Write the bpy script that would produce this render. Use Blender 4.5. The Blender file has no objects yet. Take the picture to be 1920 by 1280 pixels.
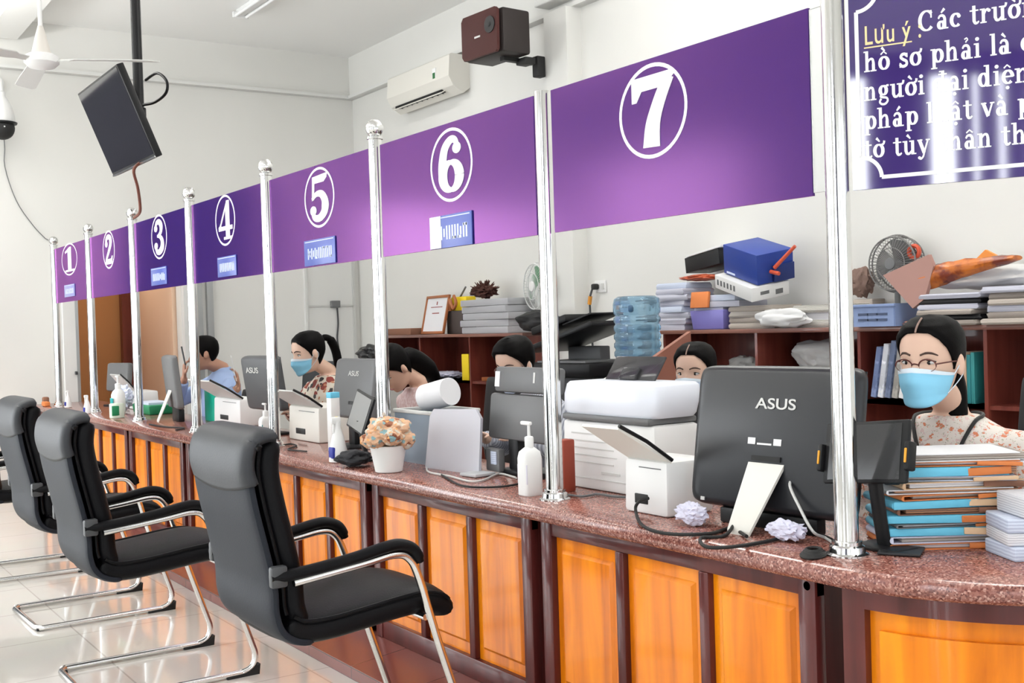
import bpy, bmesh, math, random
from mathutils import Vector, Matrix, noise, Quaternion
R = math.radians
PI = math.pi
sc = bpy.context.scene
COL = sc.collection

# ---------------------------------------------------------------- camera
F_PX, YAW, PITCH, ROLL, CAM_H = 2142.7, 0.5885, -0.01595, -0.0311, 1.3469
FW = Vector((math.sin(YAW)*math.cos(PITCH), math.cos(YAW)*math.cos(PITCH), math.sin(PITCH)))
_rt = Vector((math.cos(YAW), -math.sin(YAW), 0)); _up = _rt.cross(FW)
RT = _rt*math.cos(ROLL) + _up*math.sin(ROLL)
UP = _up*math.cos(ROLL) - _rt*math.sin(ROLL)
CAM = Vector((0, 0, CAM_H))
cam_data = bpy.data.cameras.new('camera'); cam = bpy.data.objects.new('camera', cam_data); COL.objects.link(cam)
cam_data.sensor_width = 36; cam_data.lens = F_PX/1920*36; cam_data.clip_start = 0.05
m = Matrix((RT, UP, -FW)).transposed().to_4x4(); m.translation = CAM
cam.matrix_world = m
sc.camera = cam
sc.view_settings.view_transform = 'Standard'; sc.view_settings.look = 'None'
sc.view_settings.gamma = 1; sc.view_settings.use_curve_mapping = False
sc.view_settings.exposure = -0.99

# ---------------------------------------------------------------- sky and daylight
W = bpy.data.worlds.new('sky'); sc.world = W; W.use_nodes = True
bg = W.node_tree.nodes['Background']; bg.inputs[0].default_value = (0.86, 0.93, 1.0, 1); bg.inputs[1].default_value = 2.0

def area(name, loc, direction, sx, sy, power, col=(1, 1, 1)):
    l = bpy.data.lights.new(name, 'AREA'); l.shape = 'RECTANGLE'; l.size = sx; l.size_y = sy; l.energy = power; l.color = col
    o = bpy.data.objects.new(name, l); COL.objects.link(o); o.location = loc
    o.rotation_euler = Vector(direction).to_track_quat('-Z', 'Y').to_euler()
    return o
# daylight coming through the street-front glazing and the glazing behind the camera
DAY = (0.93, 0.97, 1.0)
for yy, wy, pw in ((-2.2, 2.1, 320), (0.0, 1.9, 320), (3.4, 2.3, 22), (6.2, 1.3, 22), (9.4, 2.3, 135)):
    area('window_daylight', (-3.98, yy, 1.70), (1, 0, 0.0), wy, 2.9, pw*wy, DAY)
for xx in (-2.2, 0.8, 3.6):
    area('window_daylight', (xx, -3.42, 1.45), (0, 1, 0.0), 2.3, 2.5, 50, DAY)
area('window_daylight', (-2.3, 10.8, 1.4), (0, -1, 0.0), 2.4, 2.5, 260, DAY)
# added fill lights below the ceiling, unseen, for soft even room light
for xx in (0.0, 3.9):
    for yy in (-0.5, 2.6, 5.8):
        area('ceiling_fill_light', (xx, yy, 4.02), (0, 0, -1), 0.25, 1.2, 26, (1.0, 0.98, 0.94))
area('ceiling_fill_light', (3.9, 8.6, 4.02), (0, 0, -1), 0.25, 1.2, 26, (1.0, 0.98, 0.94))
# added unseen uplights that brighten the ceiling; no battens hang there
for xx, yy in ((-1.5, 0.5), (-1.5, 5.0), (0.9, 8.8), (3.9, 1.5), (3.9, 5.0), (-2.0, 9.2)):
    area('ceiling_fill_uplight', (xx, yy, 3.55), (0, 0, 1), 0.4, 1.4, 165, (1.0, 0.99, 0.96))

# ---------------------------------------------------------------- pixel helpers (place on real planes)
def ray(px, py): return FW + RT*((px-960)/F_PX) - UP*((py-640)/F_PX)
def PZ(px, py, z): d = ray(px, py); return CAM + d*((z-CAM_H)/d.z)
def PX(px, py, x): d = ray(px, py); return CAM + d*(x/d.x)
def PY(px, py, y): d = ray(px, py); return CAM + d*(y/d.y)
def PD(px, py, dd): return CAM + ray(px, py)*dd

# ---------------------------------------------------------------- materials
MATS = {}
def mat(name, col, rough=0.5, metal=0.0, spec=0.5, coat=0.0, coat_r=0.05, trans=0.0, ior=1.45, tint=None, sheen=0.0,
        var=None, bump=None, emit=None, alpha=1.0):
    """var=(colour2, scale, detail, lo, hi, stretch) mottles the colour; bump=(scale, strength)."""
    if name in MATS: return MATS[name]
    m = bpy.data.materials.new(name); m.use_nodes = True; nt = m.node_tree; b = nt.nodes['Principled BSDF']
    I = b.inputs
    I['Base Color'].default_value = (*col, 1); I['Roughness'].default_value = rough; I['Metallic'].default_value = metal
    I['Specular IOR Level'].default_value = spec; I['Coat Weight'].default_value = coat; I['Coat Roughness'].default_value = coat_r
    I['Transmission Weight'].default_value = trans; I['IOR'].default_value = ior; I['Alpha'].default_value = alpha
    I['Sheen Weight'].default_value = sheen
    if tint: I['Specular Tint'].default_value = (*tint, 1)
    if emit: I['Emission Color'].default_value = (*emit[0], 1); I['Emission Strength'].default_value = emit[1]
    tc = None
    def coords(stretch):
        t = nt.nodes.new('ShaderNodeTexCoord'); mp = nt.nodes.new('ShaderNodeMapping'); mp.inputs['Scale'].default_value = stretch
        nt.links.new(t.outputs['Object'], mp.inputs[0]); return mp.outputs[0]
    if var:
        c2, s, det, lo, hi, st = var
        n = nt.nodes.new('ShaderNodeTexNoise'); n.inputs['Scale'].default_value = s; n.inputs['Detail'].default_value = det
        nt.links.new(coords(st), n.inputs['Vector'])
        r = nt.nodes.new('ShaderNodeMapRange'); r.inputs[1].default_value = lo; r.inputs[2].default_value = hi
        nt.links.new(n.outputs[0], r.inputs[0])
        x = nt.nodes.new('ShaderNodeMix'); x.data_type = 'RGBA'; x.inputs[6].default_value = (*col, 1); x.inputs[7].default_value = (*c2, 1)
        nt.links.new(r.outputs[0], x.inputs[0]); nt.links.new(x.outputs[2], I['Base Color'])
    if bump:
        n = nt.nodes.new('ShaderNodeTexNoise'); n.inputs['Scale'].default_value = bump[0]; n.inputs['Detail'].default_value = 4
        nt.links.new(coords((1, 1, 1)), n.inputs['Vector'])
        bp = nt.nodes.new('ShaderNodeBump'); bp.inputs['Strength'].default_value = bump[1]; bp.inputs['Distance'].default_value = 0.01
        nt.links.new(n.outputs[0], bp.inputs['Height']); nt.links.new(bp.outputs[0], I['Normal'])
    MATS[name] = m
    return m

def tile_mat(name, c1, grout, size, rough, axes='xy', gap=0.004, coat=0.0, bump=None):
    """square tiles with thin joints, world metres"""
    m = bpy.data.materials.new(name); m.use_nodes = True; nt = m.node_tree; b = nt.nodes['Principled BSDF']; I = b.inputs
    t = nt.nodes.new('ShaderNodeTexCoord'); br = nt.nodes.new('ShaderNodeTexBrick')
    mp = nt.nodes.new('ShaderNodeMapping')
    if axes == 'yz': mp.inputs['Rotation'].default_value = (0, 0, 0)
    nt.links.new(t.outputs['Object'], mp.inputs[0])
    src = mp.outputs[0]
    if axes == 'yz':
        sp = nt.nodes.new('ShaderNodeSeparateXYZ'); cb = nt.nodes.new('ShaderNodeCombineXYZ')
        nt.links.new(src, sp.inputs[0]); nt.links.new(sp.outputs[1], cb.inputs[0]); nt.links.new(sp.outputs[2], cb.inputs[1]); src = cb.outputs[0]
    nt.links.new(src, br.inputs['Vector'])
    br.offset = 0.0; br.squash = 1
    br.inputs['Scale'].default_value = 1; br.inputs['Brick Width'].default_value = size[0]; br.inputs['Row Height'].default_value = size[1]
    br.inputs['Mortar Size'].default_value = gap; br.inputs['Mortar Smooth'].default_value = 0.1
    br.inputs['Color1'].default_value = (*c1, 1); br.inputs['Color2'].default_value = (*[c*0.965 for c in c1], 1); br.inputs['Mortar'].default_value = (*grout, 1)
    n = nt.nodes.new('ShaderNodeTexNoise'); n.inputs['Scale'].default_value = 2.5; n.inputs['Detail'].default_value = 6
    nt.links.new(t.outputs['Object'], n.inputs['Vector'])
    x = nt.nodes.new('ShaderNodeMix'); x.data_type = 'RGBA'; x.blend_type = 'MULTIPLY'; x.inputs[0].default_value = 0.12
    nt.links.new(br.outputs[0], x.inputs[6]); nt.links.new(n.outputs[1], x.inputs[7]); nt.links.new(x.outputs[2], I['Base Color'])
    I['Roughness'].default_value = rough; I['Coat Weight'].default_value = coat; I['Coat Roughness'].default_value = 0.03
    MATS[name] = m
    return m

def granite_mat():
    m = bpy.data.materials.new('red_granite'); m.use_nodes = True; nt = m.node_tree; b = nt.nodes['Principled BSDF']; I = b.inputs
    t = nt.nodes.new('ShaderNodeTexCoord')
    v = nt.nodes.new('ShaderNodeTexVoronoi'); v.inputs['Scale'].default_value = 230
    nt.links.new(t.outputs['Object'], v.inputs['Vector'])
    bw = nt.nodes.new('ShaderNodeSeparateColor'); nt.links.new(v.outputs['Color'], bw.inputs[0])
    r = nt.nodes.new('ShaderNodeValToRGB'); e = r.color_ramp.elements
    e[0].position = 0.0; e[0].color = (0.10, 0.028, 0.022, 1); e[1].position = 1.0; e[1].color = (0.56, 0.33, 0.27, 1)
    k = e.new(0.35); k.color = (0.22, 0.075, 0.058, 1); k = e.new(0.8); k.color = (0.32, 0.14, 0.11, 1)
    nt.links.new(bw.outputs[0], r.inputs[0]); nt.links.new(r.outputs[0], I['Base Color'])
    I['Roughness'].default_value = 0.16; I['Specular IOR Level'].default_value = 0.6
    MATS['granite'] = m
    return m

def wood_mat(name, c1, c2, c3, rough=0.3, coat=0.7, axis=2, sc_=1.0):
    """varnished timber; grain runs along the given axis"""
    m = bpy.data.materials.new(name); m.use_nodes = True; nt = m.node_tree; b = nt.nodes['Principled BSDF']; I = b.inputs
    t = nt.nodes.new('ShaderNodeTexCoord'); mp = nt.nodes.new('ShaderNodeMapping')
    s = [9*sc_, 9*sc_, 9*sc_]; s[axis] = 0.9*sc_; mp.inputs['Scale'].default_value = s
    nt.links.new(t.outputs['Object'], mp.inputs[0])
    n = nt.nodes.new('ShaderNodeTexNoise'); n.inputs['Scale'].default_value = 1.6; n.inputs['Detail'].default_value = 8; n.inputs['Distortion'].default_value = 0.6
    nt.links.new(mp.outputs[0], n.inputs['Vector'])
    r = nt.nodes.new('ShaderNodeValToRGB'); e = r.color_ramp.elements
    e[0].position = 0.28; e[0].color = (*c1, 1); e[1].position = 0.72; e[1].color = (*c3, 1); k = e.new(0.5); k.color = (*c2, 1)
    nt.links.new(n.outputs[0], r.inputs[0]); nt.links.new(r.outputs[0], I['Base Color'])
    I['Roughness'].default_value = rough; I['Coat Weight'].default_value = coat; I['Coat Roughness'].default_value = 0.06; I['Specular IOR Level'].default_value = 0.32
    MATS[name] = m
    return m

def speckle_mat(name, base, cols, scale, thr, rough=0.8):
    """fabric print: blobs of several colours on a base"""
    m = bpy.data.materials.new(name); m.use_nodes = True; nt = m.node_tree; b = nt.nodes['Principled BSDF']; I = b.inputs
    t = nt.nodes.new('ShaderNodeTexCoord'); prev = None
    for i, c in enumerate(cols):
        v = nt.nodes.new('ShaderNodeTexVoronoi'); v.inputs['Scale'].default_value = scale*(1+0.35*i)
        mp = nt.nodes.new('ShaderNodeMapping'); mp.inputs['Location'].default_value = (i*3.1, i*1.7, i*0.9)
        nz = nt.nodes.new('ShaderNodeTexNoise'); nz.inputs['Scale'].default_value = scale*2.2
        ad = nt.nodes.new('ShaderNodeMix'); ad.data_type = 'VECTOR'; ad.inputs[0].default_value = 0.03
        nt.links.new(t.outputs['Object'], mp.inputs[0]); nt.links.new(mp.outputs[0], ad.inputs[4]); nt.links.new(mp.outputs[0], nz.inputs['Vector'])
        nt.links.new(nz.outputs[1], ad.inputs[5]); nt.links.new(ad.outputs[1], v.inputs['Vector'])
        lt = nt.nodes.new('ShaderNodeMath'); lt.operation = 'LESS_THAN'; lt.inputs[1].default_value = thr[i]
        nt.links.new(v.outputs[0], lt.inputs[0])
        x = nt.nodes.new('ShaderNodeMix'); x.data_type = 'RGBA'; x.inputs[7].default_value = (*c, 1)
        if prev is None: x.inputs[6].default_value = (*base, 1)
        else: nt.links.new(prev, x.inputs[6])
        nt.links.new(lt.outputs[0], x.inputs[0]); prev = x.outputs[2]
    nt.links.new(prev, I['Base Color']); I['Roughness'].default_value = rough
    MATS[name] = m
    return m

def stripe_mat(name, c1, c2, freq, axis=2, rough=0.7, dist=1.5):
    """edges of stacked sheets"""
    m = bpy.data.materials.new(name); m.use_nodes = True; nt = m.node_tree; b = nt.nodes['Principled BSDF']; I = b.inputs
    t = nt.nodes.new('ShaderNodeTexCoord'); w = nt.nodes.new('ShaderNodeTexWave'); w.bands_direction = 'XYZ'[axis]
    w.inputs['Scale'].default_value = freq; w.inputs['Distortion'].default_value = dist; w.inputs['Detail'].default_value = 3
    nt.links.new(t.outputs['Object'], w.inputs['Vector'])
    x = nt.nodes.new('ShaderNodeMix'); x.data_type = 'RGBA'; x.inputs[6].default_value = (*c1, 1); x.inputs[7].default_value = (*c2, 1)
    nt.links.new(w.outputs[1], x.inputs[0]); nt.links.new(x.outputs[2], I['Base Color']); I['Roughness'].default_value = rough
    MATS[name] = m
    return m

M_wall = mat('white_wall_paint', (0.78, 0.775, 0.745), 0.6, var=((0.74, 0.735, 0.70), 0.8, 3, 0.35, 0.7, (1, 1, 1)))
M_ceil = mat('white_ceiling_paint', (0.85, 0.85, 0.835), 0.7)
M_trim = mat('white_trim_paint', (0.74, 0.74, 0.72), 0.5)
M_floor = tile_mat('cream_floor_tiles', (0.74, 0.71, 0.655), (0.52, 0.49, 0.44), (0.6, 0.6), 0.10, coat=0.4)
M_plinth = tile_mat('red_brown_plinth_tiles', (0.20, 0.062, 0.05), (0.07, 0.025, 0.022), (0.4, 0.045), 0.25, 'yz', 0.002)
M_granite = granite_mat()
M_wood = wood_mat('orange_varnished_wood', (0.46, 0.10, 0.0015), (0.74, 0.20, 0.002), (0.90, 0.29, 0.003), 0.30, 0.12)
M_maroon = wood_mat('maroon_varnished_wood', (0.055, 0.009, 0.008), (0.085, 0.015, 0.013), (0.115, 0.022, 0.018), 0.3, 0.2)
M_shelfwood = wood_mat('dark_red_cabinet_wood', (0.10, 0.018, 0.012), (0.15, 0.03, 0.02), (0.19, 0.045, 0.03), 0.4, 0.3)
M_chrome = mat('chrome', (0.74, 0.74, 0.73), 0.11, 1.0)
M_chair_chrome = mat('brushed_chrome', (0.80, 0.80, 0.79), 0.2, 1.0)
def film_mat(name, base, gloss, rough, ior):
    """printed film with a tinted pearly sheen over it"""
    m = bpy.data.materials.new(name); m.use_nodes = True; nt = m.node_tree
    nt.nodes.remove(nt.nodes['Principled BSDF'])
    d = nt.nodes.new('ShaderNodeBsdfDiffuse'); d.inputs[0].default_value = (*base, 1)
    g = nt.nodes.new('ShaderNodeBsdfGlossy'); g.inputs[0].default_value = (*gloss, 1); g.inputs['Roughness'].default_value = rough
    f = nt.nodes.new('ShaderNodeFresnel'); f.inputs[0].default_value = ior
    x = nt.nodes.new('ShaderNodeMixShader'); nt.links.new(f.outputs[0], x.inputs[0]); nt.links.new(d.outputs[0], x.inputs[1]); nt.links.new(g.outputs[0], x.inputs[2])
    nt.links.new(x.outputs[0], nt.nodes['Material Output'].inputs[0]); MATS[name] = m
    return m
M_film = film_mat('purple_sign_film', (0.014, 0.009, 0.105), (0.96, 0.37, 0.86), 0.17, 1.62)
M_film2 = mat('glossy_indigo_sign', (0.035, 0.014, 0.13), 0.05, spec=0.5, ior=1.75)
M_white_vinyl = mat('white_vinyl_lettering', (0.88, 0.88, 0.88), 0.5)
M_gold_vinyl = mat('gold_vinyl_lettering', (0.85, 0.66, 0.33), 0.4)
M_leather = mat('grey_leather', (0.015, 0.018, 0.025), 0.55, spec=0.2, bump=(160, 0.06))
M_leather_cap = mat('grey_leather_cap', (0.030, 0.032, 0.037), 0.48, spec=0.3, bump=(160, 0.06))
M_leather_black = mat('black_leather', (0.004, 0.004, 0.005), 0.45, spec=0.14, bump=(160, 0.08))
M_blackplastic = mat('black_plastic', (0.008, 0.008, 0.009), 0.42, spec=0.3)
M_rubber = mat('black_rubber', (0.008, 0.008, 0.008), 0.6)
M_darkgrey = mat('dark_grey_plastic', (0.05, 0.052, 0.056), 0.45)
M_midgrey = mat('mid_grey_plastic', (0.135, 0.137, 0.14), 0.5)
M_lightgrey = mat('light_grey_plastic', (0.52, 0.53, 0.55), 0.5)
M_white = mat('white_plastic', (0.82, 0.82, 0.81), 0.4)
M_cream = mat('cream_plastic', (0.78, 0.76, 0.70), 0.45)
M_paper = mat('white_paper', (0.80, 0.80, 0.82), 0.75)
M_lid = mat('pale_grey_lid_plastic', (0.60, 0.60, 0.58), 0.45)

# ---------------------------------------------------------------- mesh builder
def catmull(pts, n=6, closed=False):
    P = [Vector(p) for p in pts]; out = []; N = len(P)
    rng = range(N if closed else N-1)
    for i in rng:
        if closed: a, b, c, d = P[(i-1) % N], P[i], P[(i+1) % N], P[(i+2) % N]
        else: a, b, c, d = P[max(i-1, 0)], P[i], P[i+1], P[min(i+2, N-1)]
        for k in range(n):
            t = k/n
            out.append(0.5*((2*b)+(c-a)*t+(2*a-5*b+4*c-d)*t*t+(3*b-a-3*c+d)*t**3))
    if not closed: out.append(P[-1])
    return out

class MB:
    def __init__(s): s.v = []; s.f = []; s.mi = []; s.k = 0; s.M = Matrix()
    def slot(s, k): s.k = k; return s
    def xf(s, loc=(0, 0, 0), rot=(0, 0, 0)):
        from mathutils import Euler
        s.M = Matrix.Translation(loc) @ Euler(rot).to_matrix().to_4x4(); return s
    def add(s, vs, fs):
        b = len(s.v); s.v += [tuple(s.M @ Vector(v)) for v in vs]
        for f in fs: s.f.append([b+i for i in f]); s.mi.append(s.k)
        return s
    def box(s, c, d, bev=0.0, seg=2, taper=None):
        x, y, z = [q/2 for q in d]
        vs = [Vector((i*x, j*y, k*z)) for i in (-1, 1) for j in (-1, 1) for k in (-1, 1)]
        if taper:  # scale of the top in x and y
            for v in vs:
                if v.z > 0: v.x *= taper[0]; v.y *= taper[1]
        fs = [(0, 1, 3, 2), (4, 6, 7, 5), (0, 4, 5, 1), (2, 3, 7, 6), (0, 2, 6, 4), (1, 5, 7, 3)]
        if bev > 0:
            bm = bmesh.new(); bv = [bm.verts.new(v) for v in vs]
            for f in fs: bm.faces.new([bv[i] for i in f])
            bmesh.ops.bevel(bm, geom=list(bm.edges), offset=min(bev, min(x, y, z)*0.95), segments=seg, profile=0.5, affect='EDGES')
            bm.verts.index_update(); vs = [v.co.copy() for v in bm.verts]; fs = [[v.index for v in f.verts] for f in bm.faces]; bm.free()
        cc = Vector(c)
        return s.add([v+cc for v in vs], fs)
    def loft(s, rings, cap=True, closed=True):
        n = len(rings[0]); vs = [p for r in rings for p in r]; fs = []
        for i in range(len(rings)-1):
            for j in range(n if closed else n-1):
                a = i*n+j; b = i*n+(j+1) % n; fs.append((a, b, b+n, a+n))
        if cap and closed:
            fs.append(list(range(n))[::-1]); fs.append([(len(rings)-1)*n+j for j in range(n)])
        return s.add(vs, fs)
    def cyl(s, p0, p1, r0, r1=None, n=20):
        return s.tube([p0, p1], [r0, r0 if r1 is None else r1], n)
    def tube(s, path, r, n=10, closed=False, flat=None):
        P = [Vector(p) for p in path]; N = len(P)
        rr = r if isinstance(r, (list, tuple)) else [r]*N
        rings = []; up = None
        for i in range(N):
            if closed: t = P[(i+1) % N]-P[i-1]
            else: t = P[min(i+1, N-1)]-P[max(i-1, 0)]
            t = t.normalized() if t.length > 1e-9 else Vector((0, 0, 1))
            if up is None:
                up = Vector((0, 0, 1)) if abs(t.z) < 0.9 else Vector((1, 0, 0))
            up = (up - t*up.dot(t)); up = up.normalized() if up.length > 1e-6 else t.orthogonal().normalized()
            sd = t.cross(up)
            fx = flat if flat else (1, 1)
            rings.append([P[i]+(sd*math.cos(a)*fx[0]+up*math.sin(a)*fx[1])*rr[i] for a in [2*PI*j/n for j in range(n)]])
        if closed: rings.append(rings[0]); return s.loft(rings, cap=False)
        return s.loft(rings)
    def lathe(s, prof, c=(0, 0, 0), n=28, cap=True):
        c = Vector(c)
        rings = [[c+Vector((r*math.cos(2*PI*j/n), r*math.sin(2*PI*j/n), z)) for j in range(n)] for r, z in prof]
        return s.loft(rings, cap=cap)
    def sph(s, c, r, n=20, m=12):
        r = r if isinstance(r, (list, tuple)) else (r, r, r); c = Vector(c); rings = []
        for i in range(m+1):
            a = -PI/2+PI*i/m; q = max(math.cos(a), 0.01)
            rings.append([c+Vector((r[0]*q*math.cos(2*PI*j/n), r[1]*q*math.sin(2*PI*j/n), r[2]*math.sin(a))) for j in range(n)])
        return s.loft(rings)
    def prism(s, poly, o, u, v, depth):
        """2-D outline (a,b) on the plane o + a*u + b*v, extruded by depth along u x v"""
        o, u, v = Vector(o), Vector(u), Vector(v); w = u.cross(v).normalized()*depth; n = len(poly)
        A = [o+u*a+v*b for a, b in poly]
        vs = A+[p+w for p in A]
        fs = [list(range(n))[::-1], [n+i for i in range(n)]]+[(i, (i+1) % n, n+(i+1) % n, n+i) for i in range(n)]
        return s.add(vs, fs)
    def ribbon(s, path, w, o, u, v, depth):
        """flat stroke of varying width on a plane"""
        P = [Vector((p[0], p[1], 0)) for p in path]; N = len(P); L = []; Rr = []
        for i in range(N):
            t = (P[min(i+1, N-1)]-P[max(i-1, 0)]).normalized(); nn = Vector((-t.y, t.x, 0))
            ww = (w if isinstance(w, (int, float)) else w[i])/2
            L.append(P[i]+nn*ww); Rr.append(P[i]-nn*ww)
        o, u, v = Vector(o), Vector(u), Vector(v); d = u.cross(v).normalized()*depth
        q = lambda p: o+u*p.x+v*p.y
        rings = [[q(L[i]), q(Rr[i]), q(Rr[i])+d, q(L[i])+d] for i in range(N)]
        return s.loft(rings)
    def grid(s, fn, nu, nv):
        vs = [fn(i/nu, j/nv) for i in range(nu+1) for j in range(nv+1)]
        fs = [(i*(nv+1)+j, (i+1)*(nv+1)+j, (i+1)*(nv+1)+j+1, i*(nv+1)+j+1) for i in range(nu) for j in range(nv)]
        return s.add(vs, fs)
    def blob(s, c, r, amp=0.25, freq=2.0, seed=0, sub=4, ridge=False):
        bm = bmesh.new(); bmesh.ops.create_icosphere(bm, subdivisions=sub, radius=1); c = Vector(c); vs = []
        for v in bm.verts:
            q = v.co*freq+Vector((seed*7.3, seed*3.1, seed*1.7))
            k = noise.turbulence(q, 3, True)-0.5 if ridge else noise.fractal(q, 1.0, 2.0, 3)
            d = v.co*(1+amp*k); vs.append(c+Vector((d.x*r[0], d.y*r[1], d.z*r[2])))
        bm.verts.index_update(); fs = [[v.index for v in f.verts] for f in bm.faces]; bm.free()
        return s.add(vs, fs)
    def mesh(s, name, mats, smooth=False):
        me = bpy.data.meshes.new(name); me.from_pydata(s.v, [], s.f)
        for m_ in (mats if isinstance(mats, (list, tuple)) else [mats]): me.materials.append(m_)
        for p, k in zip(me.polygons, s.mi): p.material_index = k
        bm = bmesh.new(); bm.from_mesh(me); bmesh.ops.recalc_face_normals(bm, faces=bm.faces); bm.to_mesh(me); bm.free()
        if smooth is not False:
            me.polygons.foreach_set('use_smooth', [True]*len(me.polygons))
            me.set_sharp_from_angle(angle=R(smooth if smooth is not True else 40))
        return me
    def build(s, name, mats, parent=None, smooth=40, mods=()):
        o = bpy.data.objects.new(name, s.mesh(name, mats, smooth)); COL.objects.link(o)
        if parent is not None: o.parent = parent
        return o

def tag(o, label=None, cat=None, group=None, kind=None):
    if label: o['label'] = label
    if cat: o['category'] = cat
    if group: o['group'] = group
    if kind: o['kind'] = kind
    return o
def thing(name, label, cat, loc=(0, 0, 0), rz=0.0, group=None):
    o = bpy.data.objects.new(name, None); o.empty_display_size = 0.1; COL.objects.link(o)
    o.location = loc; o.rotation_euler = (0, 0, rz)
    return tag(o, label, cat, group)
SOFT = {'black_pouch', 'crumpled_paper', 'wipe_heap', 'loose_papers', 'plastic_parcel', 'paper_sack', 'clear_plastic_bag', 'grey_white_bag', 'clear_bag', 'red_plastic_wrap', 'orange_paper_scrap', 'black_shoulder_bag', 'black_handbag', 'feather_duster', 'brown_bag'}
def one(name, mb, m_, label, cat, loc=(0, 0, 0), rz=0.0, group=None, smooth=40, rot=None):
    o = mb.build(name, m_, None, smooth); o.location = loc; o.rotation_euler = rot if rot else (0, 0, rz)
    if name in SOFT: o.location.z += 0.0015-min(v.co.z for v in o.data.vertices)    # soft things rest on what is under them
    return tag(o, label, cat, group)
def struct(name, mb, m_, smooth=False): return tag(mb.build(name, m_, None, smooth), kind='structure')
def copy_tree(o, parent=None):
    c = o.copy(); COL.objects.link(c); c.parent = parent
    for ch in list(o.children): copy_tree(ch, c)
    return c
def baked(o, name):
    """swap a built object's mesh for the result of its modifiers"""
    bpy.context.view_layer.update()
    dg = bpy.context.evaluated_depsgraph_get(); ev = o.evaluated_get(dg)
    me = bpy.data.meshes.new_from_object(ev, depsgraph=dg); o.modifiers.clear(); old = o.data; o.data = me; me.name = name
    bpy.data.meshes.remove(old)
    return o
def fused(mb, name, m_, parent, voxel=0.008, smooth_it=6, dec=None):
    """overlapping closed shapes grown together into one continuous skin"""
    o = mb.build(name, m_, parent, True)
    r = o.modifiers.new('r', 'REMESH'); r.mode = 'VOXEL'; r.voxel_size = voxel; r.use_smooth_shade = True
    if smooth_it:
        s_ = o.modifiers.new('s', 'SMOOTH'); s_.iterations = smooth_it; s_.factor = 0.5
    return baked(o, name)

# ================================================================ ROOM SHELL
XB, YE, XF, YN, ZC = 5.33, 10.85, -4.0, -3.5, 4.15
def wall_mb(axis, p0, p1, u0, u1, z0, z1, holes=()):
    """slab between p0 and p1 on the axis, with rectangular openings (ua, ub, za, zb)"""
    mb = MB(); us = sorted({u0, u1, *[h[0] for h in holes], *[h[1] for h in holes]}); zs = sorted({z0, z1, *[h[2] for h in holes], *[h[3] for h in holes]})
    for i in range(len(us)-1):
        for j in range(len(zs)-1):
            a, b, c, d = us[i], us[i+1], zs[j], zs[j+1]; mu, mz = (a+b)/2, (c+d)/2
            if any(h[0] < mu < h[1] and h[2] < mz < h[3] for h in holes): continue
            if axis == 'x': mb.box(((p0+p1)/2, mu, mz), (p1-p0, b-a, d-c))
            else: mb.box((mu, (p0+p1)/2, mz), (b-a, p1-p0, d-c))
    return mb
struct('floor', MB().box((0.7, 4.6, -0.05), (9.6, 16.4, 0.1)), M_floor)
struct('ceiling', MB().box((0.67, 3.7, ZC+0.05), (9.6, 14.6, 0.1)), M_ceil)
struct('wall_back', wall_mb('x', XB, XB+0.15, YN, YE+0.15, 0, ZC), M_wall)
struct('wall_end', wall_mb('y', YE, YE+0.15, XF, XB, 0, ZC, [(2.49, 3.45, 0, 2.12), (-3.6, -1.0, 0.0, 2.75), (0.0, 1.45, 0, 2.85)]), M_wall)
FH = [(yy-wy/2-0.05, yy+wy/2+0.05, 0.15, 3.25) for yy, wy in ((-2.2, 2.1), (0.0, 1.9), (3.4, 2.3), (6.2, 1.3), (9.4, 2.3))]
struct('wall_front', wall_mb('x', XF-0.15, XF, YN, YE+0.15, 0, ZC, FH), M_wall)
NH = [(xx-1.2, xx+1.2, 0.15, 2.75) for xx in (-2.2, 0.8, 3.6)]
struct('wall_near', wall_mb('y', YN-0.15, YN, XF-0.15, XB+0.15, 0, ZC, NH), M_wall)
M_alu = mat('grey_aluminium', (0.42, 0.43, 0.43), 0.35, 0.7)
n_w = 1
for (a, b, c, d) in FH:
    mb = MB()
    for u in (a+0.03, (a+b)/2, b-0.03): mb.box((XF-0.07, u, (c+d)/2), (0.06, 0.06, d-c))
    for zz in (c+0.03, d-0.03): mb.box((XF-0.07, (a+b)/2, zz), (0.05, b-a, 0.06))
    struct('window_%d' % n_w, mb, M_alu); n_w += 1
for (a, b, c, d) in NH:
    mb = MB()
    for u in (a+0.03, (a+b)/2, b-0.03): mb.box((u, YN-0.07, (c+d)/2), (0.06, 0.06, d-c))
    for zz in (c+0.03, d-0.03): mb.box(((a+b)/2, YN-0.07, zz), (b-a, 0.05, 0.06))
    struct('window_%d' % n_w, mb, M_alu); n_w += 1
mb = MB()
for u in (-3.57, -2.3, -1.03): mb.box((u, YE+0.08, 1.37), (0.06, 0.06, 2.75))
mb.box((-2.3, YE+0.08, 2.72), (2.6, 0.05, 0.06)); struct('window_%d' % n_w, mb, M_alu)
# vertical blind slats drawn across the two street windows behind the customers, with gaps
M_blind = mat('grey_violet_blind', (0.10, 0.095, 0.13), 0.8)
mb = MB(); y_ = -3.2
for a_, b_ in ((-3.25, -1.15), (-1.08, -0.93), (-0.87, -0.72), (-0.68, -0.54), (-0.36, 0.13), (0.30, 0.48), (0.55, 0.97)):
    n_ = max(1, round((b_-a_)/0.13))
    for i in range(n_): mb.box((XF+0.10, a_+(b_-a_)*(i+0.5)/n_, 1.72), (0.01, (b_-a_)/n_*0.99, 3.2))
struct('window_blind_1', mb, M_blind)
# dark leaf door in the end wall, seen only in reflections
M_darkdoor = mat('dark_blue_door_paint', (0.03, 0.032, 0.045), 0.4)
struct('door_1', MB().box((0.725, YE+0.07, 1.425), (1.45, 0.06, 2.85)), M_darkdoor)
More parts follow.
